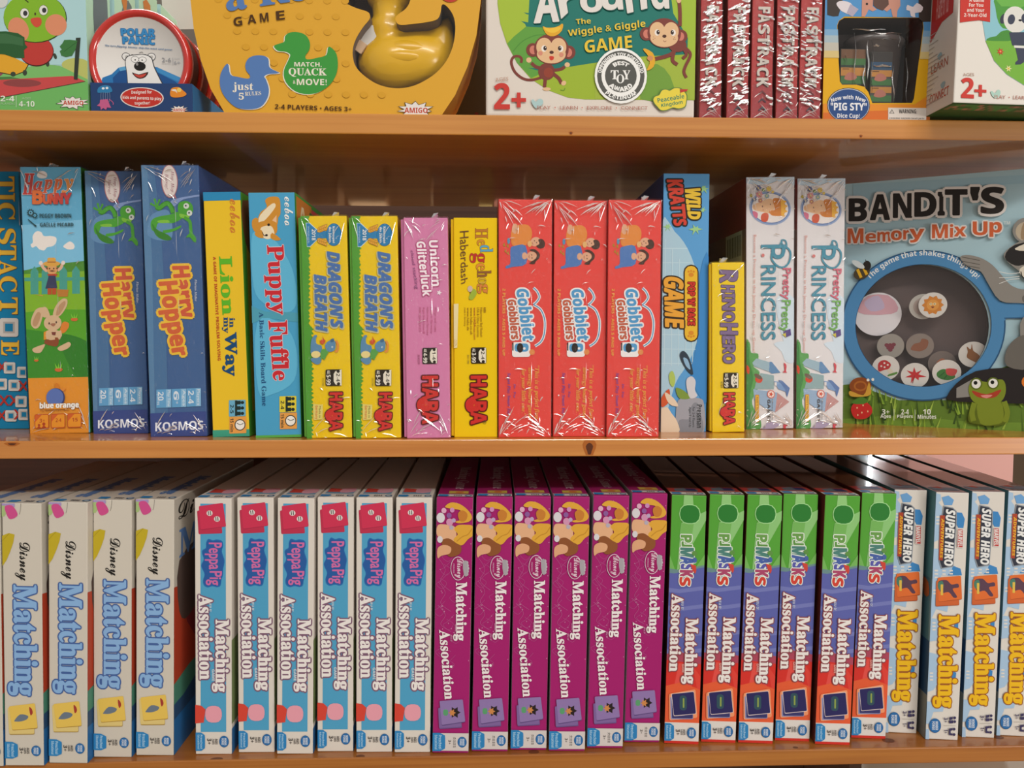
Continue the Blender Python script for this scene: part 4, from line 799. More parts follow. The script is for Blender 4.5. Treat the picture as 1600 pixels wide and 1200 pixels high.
def token(label, cx, cy, y, kind, tone='d6d2cc', rad=0.0155, tilt=0, rx=None):
    o = empty('round_token', label, 'game token', 'picture tokens in the round window')
    u, v = Art(None, dm, QB).V(*VE).uv((cx, cy))
    o.matrix_world = MB @ Matrix.Translation((-dm[0]/2+u*dm[0], y, dm[2]*(1-v))) @ Matrix.Rotation(radians(tilt), 4, 'Y') @ Matrix.Translation((0, 0, -rad))
    bm = bmesh.new(); bmesh.ops.create_cone(bm, cap_ends=True, segments=40, radius1=rad, radius2=rad, depth=0.0022, matrix=Matrix.Translation((0, 0, rad)) @ Matrix.Rotation(pi/2, 4, 'X'))
    bm_obj('disc', bm, [mat(tone)], o)
    t = Art(o, (2*rad, 0.002, 2*rad), (-70, -70, 70, -70, -70, 70, 70, 70), base=0.0012); t.part('printed_picture')
    if kind == 'sun': t.star('cf8230', 0, 0, 42, 54, 10); t.E('dd9a44', 0, 0, 30); t.E('ead8a8', -9, -6, 7); t.E('ead8a8', 9, -6, 7); t.E('3a2c20', -9, -6, 3); t.E('3a2c20', 9, -6, 3); t.P('8a3c20', [(-8, 8), (8, 8), (0, 18)], 2)
    elif kind == 'mushroom': t.P('d8ccb8', [(0, 5), (18, 0), (34, 40), (14, 46)], 3); t.P('b83030', [(-40, 10), (-30, -35), (5, -45), (30, -15), (15, 8), (-10, 10)], 4); [t.E('e4dcd4', x, y, 5) for x, y in ((-20, -15), (0, -28), (-5, -5), (14, -14))]; t.P('5a8a3a', [(5, 40), (50, 36), (45, 48), (0, 50)], 2)
    elif kind == 'leaf': t.star('c02c30', 0, -2, 20, 48, 7, 1, .9, .5); t.S('8a2420', [(0, 0), (-4, 46)], 4, 0)
    elif kind == 'melon': t.P('3f7a34', [(-45, 10), (-20, -15), (25, -10), (45, 20), (10, 42), (-35, 35)], 4); t.P('c84a48', [(-5, -20), (45, -25), (40, 10), (5, 12)], 3); t.S('2c5a24', [(-30, 30), (-10, 0)], 5, 0); t.S('2c5a24', [(-5, 38), (5, 14)], 5, 0)
    elif kind == 'rabbit': t.P('8a5a34', [(-30, -5), (-45, -30), (-22, -22), (-28, -52), (-8, -20), (20, -10), (44, 10), (40, 35), (-10, 30), (-25, 20)], 3)
    elif kind == 'grapes': [t.E('7a3a44', x, y, 11) for x, y in ((-20, -5), (-2, -5), (16, -8), (-10, 10), (8, 8), (0, 22))]
    elif kind == 'squirrel': t.P('8a5a44', [(-45, 20), (-30, -10), (0, -20), (10, -40), (40, -30), (35, 10), (5, 30), (-20, 28)], 4)
    elif kind == 'plain': t.E('b8a8a0', 0, 0, 50)
    else: t.P('a86a50', [(-30, 0), (0, -30), (30, 0), (0, 20)], 4)
    t.build()
token('white round token with an orange smiling sun', 540, 605, 0.006, 'sun')
token('white round token mostly hidden behind the sun token', 500, 610, 0.011, 'plain', 'c4c0b8')
token('white round token with a red spotted mushroom', 343, 866, 0.007, 'mushroom', tilt=-15)
token('white round token with a red maple leaf', 466, 898, 0.006, 'leaf', tilt=8)
token('white round token with a slice of watermelon', 600, 886, 0.0075, 'melon', tilt=10)
token('white round token with a brown rabbit', 712, 812, 0.009, 'rabbit', tilt=20)
token('shade-toned round token with dark red grapes behind the mushroom token', 362, 775, 0.015, 'grapes', '9a948c')  # rear tokens have the shade of their depth mixed into the disc colour
token('shade-toned round token with a brown squirrel behind the leaf token', 487, 775, 0.016, 'squirrel', '8a7e76')
token('shade-toned round token with a brown shape behind the watermelon token', 582, 850, 0.0165, 'other', '7a6e68')
# pale disc standing in for a reflection in the round pane
o = empty('reflection_disc', 'white and pink disc standing for a reflection in the round window', 'card')
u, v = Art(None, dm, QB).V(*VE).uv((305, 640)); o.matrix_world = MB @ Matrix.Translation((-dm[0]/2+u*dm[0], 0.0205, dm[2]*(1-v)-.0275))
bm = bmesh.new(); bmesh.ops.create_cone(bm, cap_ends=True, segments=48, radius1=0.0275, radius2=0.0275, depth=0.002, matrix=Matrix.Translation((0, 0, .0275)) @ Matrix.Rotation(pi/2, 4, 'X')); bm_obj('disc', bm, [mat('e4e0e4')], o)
t = Art(o, (0.055, 0.002, 0.055), (-70, -70, 70, -70, -70, 70, 70, 70), base=0.0012); t.part('printed_picture'); t.P('d8a8b4', [(-60, -20), (-30, -60), (30, -60), (60, -20), (40, 0), (-40, 0)], 2); t.P('c4b4d0', [(-40, -40), (0, -60), (20, -20), (-20, -10)], 3); t.build()  # reflected pink and lilac painted on the disc

# ------------------------------------------------------------------ bottom row: matching games
VL1, VL2, VL3, VL4, VL5 = (0, 700, 2.4), (290, 700, 2.4), (660, 700, 2.4), (1020, 700, 2.4), (1260, 700, 2.4)
DM = 0.285
TAB, TABW = '2f7fb8', 'a8cbe0'
def seal(a, cx, cy, rx, ry):
    a.E('24588c', cx, cy, rx, ry); a.E('2f6aa5', cx, cy, rx*.9, ry*.92); a.T('d4dce4', 'WONDER', cx+rx*.05, cy-ry*.62, cx+rx*.5, cy+ry*.62, 90, 'ss', 0.02); a.T('d4dce4', 'FORGE', cx-rx*.5, cy-ry*.58, cx-rx*.05, cy+ry*.58, 90, 'ss', 0.02)
def band(a, tab, three, ages, sl):
    a.part('info_band', 'age text, blue tab and round blue seal')
    x0, y0, x1, y1 = tab; m_ = x0+(x1-x0)*.6; yh = (y1-y0)*.14
    a.P(TAB, [(x0, y0), (m_, y0), (x1-2, y0+yh), (x1, y0+2*yh), (x1, y1-2*yh), (x1-2, y1-yh), (m_, y1), (x0, y1)])
    a.T(TABW, 'Preschool', x0+(x1-x0)*.5, y0+(y1-y0)*.12, x0+(x1-x0)*.74, y1-(y1-y0)*.12, 90, 'ss'); a.T(TABW, 'Educational', x0+(x1-x0)*.2, y0+(y1-y0)*.12, x0+(x1-x0)*.42, y1-(y1-y0)*.1, 90, 'ss')
    a.T('3a3634', '3+', *three); gx0, gy0, gx1, gy1 = ages; gm = (gx0+gx1)/2
    a.T('4a4644', 'AGES', gm+1, gy0, gx1, gy1); a.T('4a4644', 'ÂGES', gx0, gy0, gm-1, gy1); seal(a, *sl)
def top_print(root, dims, kind):
    b = Art(root, dims, None, 'top'); b.part('printed_top'); f = lambda v0: 1 - v0
    base = {'a': None, 'b': '8a98a0', 'c': None, 'd': 'b83a34', 'e': '7a8490'}[kind]
    if kind == 'd': b.R('a83a34', 0, .86, 1, .945)
    elif kind not in 'ae' and base: b.R('6a9ab4', .1, .84, .9, .93)
    if kind == 'b': b.P('c8453c', [(0.12, .90), (.12, .82), (.5, .84), (.5, .90)], 0); b.P('d89aa8', [(.5, .83), (.85, .82), (.88, .9), (.5, .91)], 2)
    if kind == 'c': b.R('cfc8c0', 0.02, .945, .98, .985); b.R('c8a84a', .3, .88, .85, .93); b.E('c86a3c', .6, .905, .12, .018); b.T('d8c0cc', 'Matching Game', .35, .3, .8, .84, 90, 'bs')
    if kind == 'd': b.R('d8d4cc', 0, .945, 1, .99); b.P('5f6a74', [(.2, .88), (.5, .86), (.9, .89), (.85, .93), (.2, .93)], 0); b.R('2f2c5c', .55, .87, .85, .915)
    if kind == 'e': b.R('6a7480', .1, .9, .9, .96); b.P('a84a3c', [(.2, .9), (.5, .88), (.5, .93)], 0)
    if kind == 'a': b.T('5f7fb0', 'Matching', .3, .5, .75, .9, 90, 'bs', 0.03)
    if kind != 'e':
        b.P(TAB, [(.04, .95), (.28, .95), (.34, .965), (.28, .985), (.04, .985)], 0); b.E('2f5a80', .86, .967, .1, .017); b.E('b8c4cc', .86, .967, .06, .009)
        for k in range(4): b.R('6a6664', .46+k*.06, .957, .5+k*.06, .978)
    b.build()
def row(name, proto_label, cat, pq, quads, cols, yaw, kind, group):
    """prototype box from the pq-th quad; returns its art and a function that lays out the copies"""
    ss = [solve(q_, Z_LOW1, yaw) for q_ in quads]; n = len(ss)
    w_ = min(sum(s['w'] for s in ss)/n, max(s['w'] for s in ss)) - 0.0008; h_ = sum(s['h'] for s in ss)/n
    root = empty(name, proto_label, cat, group); put(root, ss[pq], w_); dims = (w_, DM, h_); carton(root, dims, cols)
    return root, dims, Art(root, dims, quads[pq]), ss
def spread(root, dims, ss, pq, labels):
    root['label'] = labels[pq]
    for i, s in enumerate(ss):
        if i == pq: continue
        r2 = dup(root); put(r2, s, dims[0]); r2['label'] = labels[i]

# ---- white boxes with blue lettering
QS = [(5, 787.5, 66.7, 787.5, 13, 1197, 69, 1197), (71.7, 786.7, 141, 787, 76, 1194, 137.5, 1192.5), (142.5, 782.5, 209, 780, 146, 1184.6, 206, 1183), (211.7, 779, 273, 779, 212.5, 1182, 271.7, 1180)]
QS[0] = (0.5, 787.5, 66.7, 787.5, 8, 1197, 69, 1197)
r, dm, a, ss = row('matching_game_box', '', 'matching game', 3, QS, {'all': 'cac2b5'}, 0, 'a', 'white matching games with blue lettering')
a.V(205, 770, 5.716); a.part('balloon_print', 'pink, green and yellow balloon print')
a.R('a290bc', 30, 55, 155, 85); a.P('a2b87c', [(30, 75), (72, 75), (80, 140), (62, 170), (30, 175)], 0); a.P('c84f88', [(66, 82), (130, 72), (178, 140), (165, 175), (110, 195), (80, 150)], 3)
a.P('bca62a', [(30, 345), (100, 318), (150, 330), (138, 400), (110, 480), (75, 560), (30, 625)], 0); a.S('4a4640', [(210, 55), (205, 110), (195, 150)], 2.5); a.S('8a7a20', [(40, 390), (75, 350), (105, 320)], 3)
a.part('brand_lettering', 'black signature lettering'); a.T('22201e', 'Disney', 150, 400, 285, 735, 90, 'sc', 0.012)
a.part('title_lettering', 'pale blue slab title'); a.V(0, 0, 1); a.T('86add8', 'Matching', 219, 906, 264, 1074, 90, 'bs', 0.035, '46629a', 2.0)
a.part('card_picture', 'two stacked yellow cards'); a.V(205, 980, 5.716)
a.RQ('a88a48', [(72, 655), (300, 640), (306, 875), (84, 885)], 14); a.RQ('d8c07a', [(70, 650), (298, 635), (304, 868), (82, 878)], 14); a.RQ('a8843a', [(82, 642), (312, 608), (334, 822), (110, 848)], 14); a.RQ('dfbc58', [(82, 638), (312, 604), (334, 816), (110, 842)], 14)
a.P('a03c34', [(262, 640), (285, 655), (292, 690), (272, 710)], 3); a.P('6a7684', [(130, 760), (180, 705), (250, 715), (240, 745), (190, 765), (140, 768)], 3)
band(a, (40, 945, 158, 1090), (172, 992, 205, 1045), (212, 990, 258, 1042), (318, 1015, 42, 46))
a.build(); top_print(r, dm, 'a')
b = Art(r, dm, None, 'right'); b.part('side_panel'); b.P('b8442c', [(0, .34), (.25, .38), (.5, .6), (.45, .75), (0, .72)], 0); b.P('8a2f34', [(.1, .45), (.4, .4), (.55, .6), (.3, .66)], 3); b.P('5a4a44', [(.05, .25), (.3, .22), (.35, .4), (.15, .5), (.05, .45)], 3); b.P('2f4f74', [(0, .75), (.5, .68), (1, .75), (1, 1), (0, 1)], 0); b.P('4f8a74', [(0, .72), (.3, .7), (.2, .78), (0, .8)], 2); b.R('2a6aa4', 0, .86, .45, 1)
b.part('side_lettering'); b.T('26221f', 'Disney', .04, .02, .5, .12, 0, 'sc', .01); b.T('5f86c0', 'Matching', .05, .13, .95, .27, 0, 'bs', .03); b.build()
qm = (-61, 788, -1.5, 788, -55, 1198, 5.5, 1198)
ss.append(solve(qm, Z_LOW1))
spread(r, dm, ss, 3, ['second visible white matching game box from the left edge, blue lettering', 'third white matching game box with blue lettering, left of the last two', 'white blue-lettered matching game box just left of the one with its side showing', 'white blue-lettered matching game box whose red and blue side shows, beside the light blue boxes', 'sliver of a white matching game box at the very left edge'])

# ---- white and light blue boxes
QS = [(301.7, 778, 364, 778, 305, 1179, 363, 1179), (369, 778, 428.8, 778, 373, 1176, 429, 1176), (431.7, 779, 493, 778, 432.5, 1178, 489, 1179), (495, 778, 554, 778, 495.4, 1174, 552.5, 1175), (555, 778, 615, 778, 555.4, 1175, 613.8, 1176), (617, 778, 677.5, 778, 616, 1176, 672.5, 1176)]
r, dm, a, ss = row('matching_game_box', '', 'matching game', 5, QS, {'all': 'd6cec4'}, 0, 'b', 'light blue matching games with pink lettering')
a.V(0, 0, 1); a.part('printed_panel'); a.P('4f9cc2', [(626.5, 787), (668, 787), (664.3, 1142.7), (624.3, 1142.7)])
a.part('card_picture', 'two stacked crimson cards'); a.V(610, 750, 5.45)
a.RQ('a8304c', [(60, 268), (262, 245), (284, 462), (72, 472)], 12); a.RQ('b8344f', [(60, 264), (262, 240), (284, 456), (72, 468)], 12); a.RQ('a02c48', [(76, 228), (292, 196), (318, 402), (92, 436)], 12); a.RQ('c83654', [(76, 224), (292, 192), (318, 398), (92, 430)], 12)
for cx, cy in ((172, 285), (238, 335)):
    a.E('dcd4d0', cx, cy, 27, 24); a.S('2c2828', [(cx-12, cy-18), (cx-8, cy+18)], 7, 0); a.S('2c2828', [(cx+6, cy-20), (cx+10, cy+18)], 7, 0)
a.part('brand_cloud', 'dark blue cloud with pink lettering')
CL = [(140, 545), (160, 515), (198, 527), (235, 520), (280, 532), (290, 572), (278, 622), (300, 700), (288, 770), (285, 822), (272, 862), (262, 912), (232, 926), (190, 918), (148, 928), (116, 910), (108, 870), (122, 818), (98, 762), (95, 735), (116, 690), (102, 640), (106, 612), (136, 592)]
a.P('2c6aac', [(195+(x-195)*1.0, 722+(y-722)*1.02) for x, y in CL], 4); a.P('2c5a9c', [(195+(x-195)*.94, 722+(y-722)*.975) for x, y in CL], 4)
a.T('cc6aa0', 'Peppa', 128, 545, 276, 775, 90, '', 0.028); a.T('cc6aa0', 'Pig', 135, 792, 274, 912, 90, '', 0.028)
a.part('title_lettering', 'white slab lettering in two lines'); a.V(*VL2)
a.TQ('e6e0dc', 'Association', [(852, 560), (850, 872), (800, 872), (798, 560)], 'bs', 0.045, '7c5a70', 5); a.TQ('e6e0dc', 'Matching', [(914, 652), (908, 916), (848, 916), (850, 652)], 'bs', 0.045, '7c5a70', 5); a.T('d0d8dc', "JEU D'", 838, 588, 848, 622, 90, 'ss'); a.T('d0d8dc', 'GAME', 847, 835, 858, 878, 90, 'ss')
a.part('picture', 'plain red and pink shapes'); a.V(610, 970, 5.5875); a.P('cf4638', [(20, 735), (90, 745), (124, 775), (108, 885), (20, 893)], 0); a.R('e09aa8', 122, 745, 268, 885, 55)
band(a, (36, 968, 118, 1120), (138, 1018, 175, 1066), (182, 1020, 230, 1066), (285, 1043, 42, 48)); a.build(); top_print(r, dm, 'b')
b = Art(r, dm, None, 'right'); b.part('side_panel'); b.R('2f6aa0', 0, .9, 1, 1); b.R('7a8a5a', 0, .55, .5, .88); b.build()
N6 = ['light blue and white matching game box beside the white row with blue lettering', 'second light blue matching game box from the left of its six', 'third light blue matching game box from the left of its six', 'fourth light blue matching game box from the left of its six', 'light blue matching game box one before the magenta boxes', 'light blue matching game box right beside the first magenta box']
spread(r, dm, ss, 5, N6)

# ---- magenta boxes
QS = [(681.7, 777, 740, 778, 674.6, 1177, 733, 1177), (744.6, 778, 801, 777, 737, 1173, 793, 1176), (803.7, 777, 862, 777, 797.5, 1171.7, 853.7, 1173), (864, 776, 922.5, 776, 856, 1174, 915, 1174), (926, 774, 985, 776, 917, 1169, 972.5, 1169.6), (987, 770, 1044, 770, 975, 1159.6, 1030, 1161)]
r, dm, a, ss = row('matching_game_box', '', 'matching game', 3, QS, {'all': '98205f', 'front': 'a0226a', 'left': 'b8b0b4', 'right': '8a8084'}, 0.8, 'c', 'magenta matching games')
a.V(850, 740, 5.45); a.part('printed_panel'); q = random.Random(9)
for k in range(9):
    x = q.uniform(80, 240); y = 640+k*115; a.S('b04a86', [(x, y), (x+60, y+40), (x+20, y+90), (x-30, y+50), (x+10, y+20), (x+70, y-40)], 4)
for k in range(5): a.S('b85890', [(90, 700+k*200), (150, 800+k*190), (110, 900+k*180), (200, 980+k*170)], 3.5)
for k in range(34): x, y = q.uniform(90, 390), q.uniform(215, 1750); a.star('d8a0c0', x, y, 2, 7, 4)
a.part('picture', 'plain gold, peach and lilac shapes'); GD = 'd8a23c'
a.P(GD, [(150, 275), (200, 238), (280, 250), (350, 300), (385, 355), (355, 395), (270, 408), (240, 395), (310, 375), (335, 345), (280, 300), (210, 290)], 4); a.P('c07a34', [(262, 330), (300, 300), (345, 330), (330, 385), (280, 390)], 3)
a.P('dcaa84', [(85, 430), (150, 420), (235, 440), (245, 550), (190, 560), (85, 520)], 4); a.P(GD, [(230, 460), (260, 425), (330, 420), (390, 430), (400, 500), (350, 540), (300, 590), (240, 580), (225, 540), (260, 500)], 4); a.S('c08a30', [(250, 560), (300, 520), (350, 500), (385, 450)], 9)
a.P('8a5230', [(120, 560), (180, 535), (250, 575), (290, 600), (280, 660), (200, 690), (150, 650)], 4); a.P('d8a27c', [(85, 620), (140, 590), (200, 610), (190, 660), (120, 680), (85, 700)], 4); a.E('d4d0d4', 112, 365, 36, 42); a.E('d4d0d4', 105, 545, 24, 28)
for x, y, rr, c_ in ((140, 305, 22, 'd8a8c0'), (185, 345, 22, '8a5a98'), (212, 300, 20, 'c88ab8'), (190, 400, 30, 'cc90b0'), (225, 385, 18, 'b8a0c0'), (205, 445, 18, 'b0a8b8')): a.E(c_, x, y, rr)
a.part('brand_badge', 'oval badge with silver scalloped crown'); a.E('d8c4d0', 263, 785, 66, 100); a.E('98205f', 263, 785, 61, 94); a.T('dccad4', 'Disney', 232, 705, 308, 865, 90, 'sc', 0.012); a.T('c89ab8', 'PRINCESS', 220, 745, 232, 825, 90, 'ss')
for k in range(5): a.E('b4aeb4', 345-abs(k-2)*4, 735+k*24, 17, 15)
a.P('a49ea4', [(305, 735), (340, 722), (345, 840), (315, 838)], 2)
a.part('title_lettering', 'white slab lettering in two lines'); a.V(*VL3)
a.TQ('e8e0e0', 'Matching', [(606, 492), (603, 708), (554, 710), (552, 494)], 'bs', 0.035); a.V(850, 960, 5.3375); a.TQ('e8e0e0', 'Association', [(184, 105), (228, 680), (142, 682), (94, 105)], 'bs', 0.035); a.T('c890b0', 'GAME', 230, 55, 245, 115, 90, 'ss'); a.T('c890b0', "JEU D'", 188, 140, 206, 200, 90, 'ss')
a.part('card_picture', 'two stacked lilac cards'); a.RQ('6a5288', [(84, 762), (272, 745), (292, 922), (94, 934)], 10); a.RQ('7c6298', [(84, 756), (270, 740), (288, 912), (92, 926)], 10); a.RQ('5a4678', [(96, 702), (298, 686), (320, 874), (116, 908)], 10); a.RQ('8c74a8', [(96, 697), (298, 682), (320, 868), (116, 900)], 10)
a.star('2c2424', 228, 792, 30, 52, 6); a.star('c8844c', 205, 795, 18, 34, 6); a.R('5a9a6c', 128, 768, 170, 820, 16)
a.part('info_band_base', 'white band'); a.R('cec6c2', 0, 968, 420, 1118)
band(a, (30, 966, 145, 1122), (172, 1025, 196, 1062), (214, 1000, 236, 1090), (292, 1043, 40, 46)); a.build(); top_print(r, dm, 'c')
N6 = ['magenta matching game box right beside the last light blue box', 'second magenta matching game box from the left', 'third magenta matching game box from the left', 'fourth magenta matching game box from the left', 'magenta matching game box one before the green topped boxes', 'magenta matching game box right beside the first green topped box']
spread(r, dm, ss, 3, N6)

# ---- green, blue and red boxes
QS = [(1047, 773, 1106.7, 775, 1037, 1161, 1091.7, 1163), (1107.5, 772, 1165, 772, 1094, 1159.6, 1150, 1160), (1166.7, 773, 1224, 774, 1152, 1159.6, 1208, 1162.5), (1225, 771, 1278, 771, 1210.6, 1156, 1264, 1159), (1289, 775, 1345, 776, 1272, 1162.5, 1328, 1164), (1347, 772, 1401, 773, 1330.5, 1152, 1382, 1155)]
r, dm, a, ss = row('matching_game_box', '', 'matching game', 1, QS, {'all': 'b83a30', 'front': '52a038', 'left': '7a3430', 'right': '4a6a44', 'top': '5c4438', 'coat': 1.0, 'rough': 0.3}, 4.2, 'd', 'green topped matching games')  # brown top colour takes in the shade and shelf reflection lying on it
a.V(1085, 750, 5.711); a.part('printed_panel')
a.P('8fc47c', [(245, 120), (325, 120), (335, 240), (235, 240)]); a.P('8ac078', [(460, 260), (460, 330), (310, 590), (230, 780), (175, 800), (215, 380)]); a.P('74b05c', [(215, 380), (335, 380), (300, 600), (210, 600)]); a.P('74b05c', [(60, 540), (170, 830), (60, 830)]); a.P('74b05c', [(460, 620), (330, 800), (460, 800)])
a.P('6a8a8c', [(0, 770), (200, 800), (470, 740), (470, 860), (0, 860)]); a.P('5c62a6', [(0, 815), (150, 830), (280, 800), (470, 760), (470, 1700), (0, 1700)])
for y in (930, 1090, 1330, 1480): a.P('7278b4', [(0, y+20), (200, y+40), (470, y), (470, y+35), (200, y+75), (0, y+60)])
a.V(1085, 960, 5.711); a.P('a8485c', [(0, 360), (200, 330), (470, 380), (470, 470), (0, 470)]); a.P('d0352e', [(0, 395), (250, 420), (470, 440), (470, 1300), (0, 1300)])
a.P('dc5048', [(190, 430), (270, 430), (320, 660), (140, 660)]); a.P('dd5c38', [(0, 650), (200, 600), (470, 680), (470, 960), (0, 960)]); a.P('d8443a', [(320, 450), (470, 640), (470, 690), (360, 650)]); a.R('d8d2cc', 0, 955, 500, 1118); a.R('c8352c', 0, 1118, 500, 1300)
a.part('picture', 'plain dark green leaf shape'); a.V(1085, 750, 5.711); a.R('a4d894', 198, 208, 398, 384, 78); a.R('2f7a34', 205, 215, 390, 377, 72)
a.part('brand_lettering', 'chunky green, blue and red lettering'); OW = 'dfe6dc'
for t, y0, y1, x0, x1, c_ in (('P', 485, 548, 215, 312, '6a9a50'), ('J', 545, 598, 222, 315, '5f9048'), ('M', 600, 680, 210, 330, '4f8078'), ('A', 680, 745, 210, 345, '4a62a4'), ('S', 745, 800, 215, 330, '5a5aa8'), ('K', 800, 860, 205, 320, 'a8486a'), ('S', 862, 935, 200, 298, 'cc4438')): a.T(c_, t, x0, y0, x1, y1, 90, 'ss', 0.07, OW, 8)
a.P('c8483c', [(300, 740), (352, 752), (356, 800), (345, 828), (322, 800)], 0); a.E('5f9048', 340, 645, 24, 22); a.E('4a62a4', 342, 705, 20, 24)
a.part('title_lettering', 'white slab lettering in two lines'); a.V(*VL4)
a.TQ('e6e0dc', 'Association', [(255, 546), (240, 834), (198, 834), (209, 546)], 'bs', 0.045, '8a4a50', 4); a.V(1085, 960, 5.711); a.TQ('e6e0dc', 'Matching', [(372, 28), (350, 602), (212, 606), (228, 28)], 'bs', 0.045, '8a4a50', 9); a.T('e0a8a0', 'GAME', 218, 435, 240, 508, 90, 'ss'); a.V(*VL4); a.T('c8ccdc', 'JEU D\'', 243, 568, 255, 604, 90, 'ss')
a.part('card_picture', 'two stacked navy cards'); a.V(1085, 960, 5.711)
a.RQ('e8946a', [(96, 700), (345, 652), (362, 905), (98, 938)], 20); a.RQ('8a8cb0', [(106, 728), (318, 712), (322, 918), (112, 926)], 10); a.RQ('3c3a6a', [(122, 735), (318, 712), (318, 912), (124, 916)], 10); a.RQ('dcc8c4', [(116, 700), (330, 670), (352, 872), (140, 898)], 12); a.RQ('2f2c5c', [(122, 702), (328, 676), (348, 868), (142, 892)], 12); a.R('35505c', 195, 712, 262, 842, 26); a.R('8a9c50', 225, 735, 240, 820, 6)
band(a, (52, 960, 143, 1115), (162, 1012, 198, 1062), (205, 1010, 250, 1060), (306, 1040, 42, 48)); a.build(); top_print(r, dm, 'd')
N6 = ['green topped matching game box right beside the last magenta box', 'second green topped matching game box from the left', 'third green topped matching game box from the left', 'fourth green topped matching game box, just left of the one whose dark red side shows', 'green topped matching game box pulled forward with its dark red left side showing', 'green topped matching game box right beside the white boxes with yellow lettering']
spread(r, dm, ss, 1, N6)

# ---- white boxes with yellow lettering
QS = [(1399, 767, 1447.5, 767, 1384, 1145, 1430, 1146), (1462, 770, 1515, 770, 1443, 1155, 1499, 1157), (1517, 769.6, 1572.5, 769, 1502, 1152, 1554, 1153), (1574.6, 764.6, 1629, 764.5, 1555.5, 1150, 1608, 1150.5)]
r, dm, a, ss = row('matching_game_box', '', 'matching game', 1, QS, {'all': '8a96a0', 'front': 'd8d2ca', 'left': '5f8a98', 'top': '6a727c', 'coat': 1.0, 'rough': 0.3}, 6.0, 'e', 'white matching games with yellow lettering')
C3, C4, C5 = 'a2bdd6', '6a9ccc', '3f82bc'
a.part('printed_panel')
a.V(1430, 760, 6.0); a.P(C3, [(150, 60), (235, 80), (240, 130), (215, 150), (250, 190), (245, 260), (220, 300), (215, 480), (170, 500), (120, 480)], 0); a.P(C4, [(245, 105), (310, 88), (362, 125), (345, 170), (270, 172)], 0); a.P(C5, [(385, 232), (440, 235), (468, 290), (455, 370), (405, 368), (385, 330)], 0)
a.P(C3, [(110, 560), (220, 560), (240, 680), (380, 715), (360, 800), (240, 800), (180, 1080), (120, 1080)], 0); a.P(C5, [(355, 710), (430, 735), (445, 795), (300, 800), (340, 760)], 0); a.P(C3, [(120, 1060), (310, 1080), (300, 1135), (190, 1110), (150, 1190), (110, 1190)], 0)
for x, y in ((190, 270), (190, 300), (190, 330), (175, 750), (175, 780), (175, 812), (250, 750), (250, 780), (320, 748), (320, 775), (160, 930), (160, 960)): a.R('d8d2ca', x, y, x+34, y+14)
a.V(1430, 950, 5.579); a.P(C3, [(60, 40), (190, 60), (220, 200), (215, 240), (100, 260), (60, 240)], 0); a.P(C3, [(60, 340), (190, 370), (215, 480), (200, 620), (150, 690), (60, 720)], 0); a.P(C5, [(350, 60), (382, 90), (378, 200), (300, 180), (345, 140)], 0); a.P(C5, [(330, 520), (365, 530), (355, 635), (240, 640), (240, 615), (320, 590)], 0)
a.P(C3, [(60, 790), (140, 800), (250, 845), (240, 885), (150, 890), (110, 1000), (60, 1000)], 0); a.R(C3, 40, 1050, 108, 1200)
for x, y in ((140, 85), (140, 115), (140, 145), (115, 530), (115, 560), (115, 590), (190, 530), (190, 570)): a.R('d8d2ca', x, y, x+32, y+14)
a.part('brand_plate', 'dark plate with white, red and gold lettering'); a.V(1430, 760, 6.0)
a.P('8a9098', [(262, 176), (352, 192), (388, 222), (390, 300), (358, 718), (238, 740), (214, 668), (212, 640), (226, 262), (246, 258)], 0); a.P('343844', [(268, 186), (350, 200), (378, 228), (380, 300), (350, 708), (246, 730), (222, 664), (236, 268), (252, 262)], 0)
a.P('a8442c', [(228, 262), (274, 262), (252, 664), (214, 660)], 0); a.TQ('e2e2e0', 'SUPER HERO', [(374, 212), (350, 708), (268, 712), (286, 208)], 'si', 0.05); a.TQ('e2ae34', 'ADVENTURES', [(270, 288), (252, 640), (226, 642), (240, 290)], 'si', 0.04)
a.RQ('d8d4d0', [(396, 375), (452, 378), (452, 548), (392, 545)], 4); a.RQ('b8403c', [(400, 380), (448, 383), (446, 542), (396, 540)], 3); a.T('e0dcd8', 'MARVEL', 402, 390, 442, 535, 90, 'ss', 0.03)
a.part('card_picture', 'two stacked orange cards'); a.RQ('a84e2a', [(190, 850), (405, 830), (418, 1070), (182, 1086)], 14); a.RQ('c86234', [(190, 846), (405, 828), (416, 1064), (182, 1080)], 14); a.RQ('a04a28', [(202, 824), (432, 802), (444, 1016), (212, 1044)], 14); a.RQ('d86c34', [(202, 820), (432, 798), (444, 1010), (212, 1040)], 14)
a.P('5a4050', [(215, 850), (290, 840), (340, 880), (400, 870), (410, 905), (350, 920), (395, 990), (360, 1000), (310, 950), (240, 960), (210, 900)], 3); a.P('4a7a68', [(205, 870), (250, 850), (260, 910), (215, 930)], 3); a.R('d8b44c', 232, 880, 256, 980, 4)
a.part('title_lettering', 'yellow slab title'); a.V(1430, 950, 5.579); a.TQ('e6b422', 'Matching', [(386, 22), (362, 840), (146, 842), (152, 22)], 'bs', 0.05, '9a5a28', 9)
a.part('info_band', 'round seal, ages and player icons'); seal(a, 163, 1015, 57, 67); a.T('3f3a5c', '3+', 248, 938, 285, 985); a.T('3f3a5c', '1+', 248, 1050, 285, 1085); a.R('a8a49c', 240, 1011, 362, 1014)
for x, y in ((350, 940), (350, 975), (345, 1045), (345, 1095)): a.E('3f3a5c', x, y, 13)
a.P('3f3a5c', [(300, 935), (330, 930), (330, 955), (300, 960)]); a.P('3f3a5c', [(295, 965), (332, 962), (335, 990), (298, 992)]); a.P('3f3a5c', [(295, 1040), (330, 1035), (330, 1055), (312, 1060), (312, 1082), (330, 1088), (330, 1104), (295, 1100)])
a.build(); top_print(r, dm, 'e')
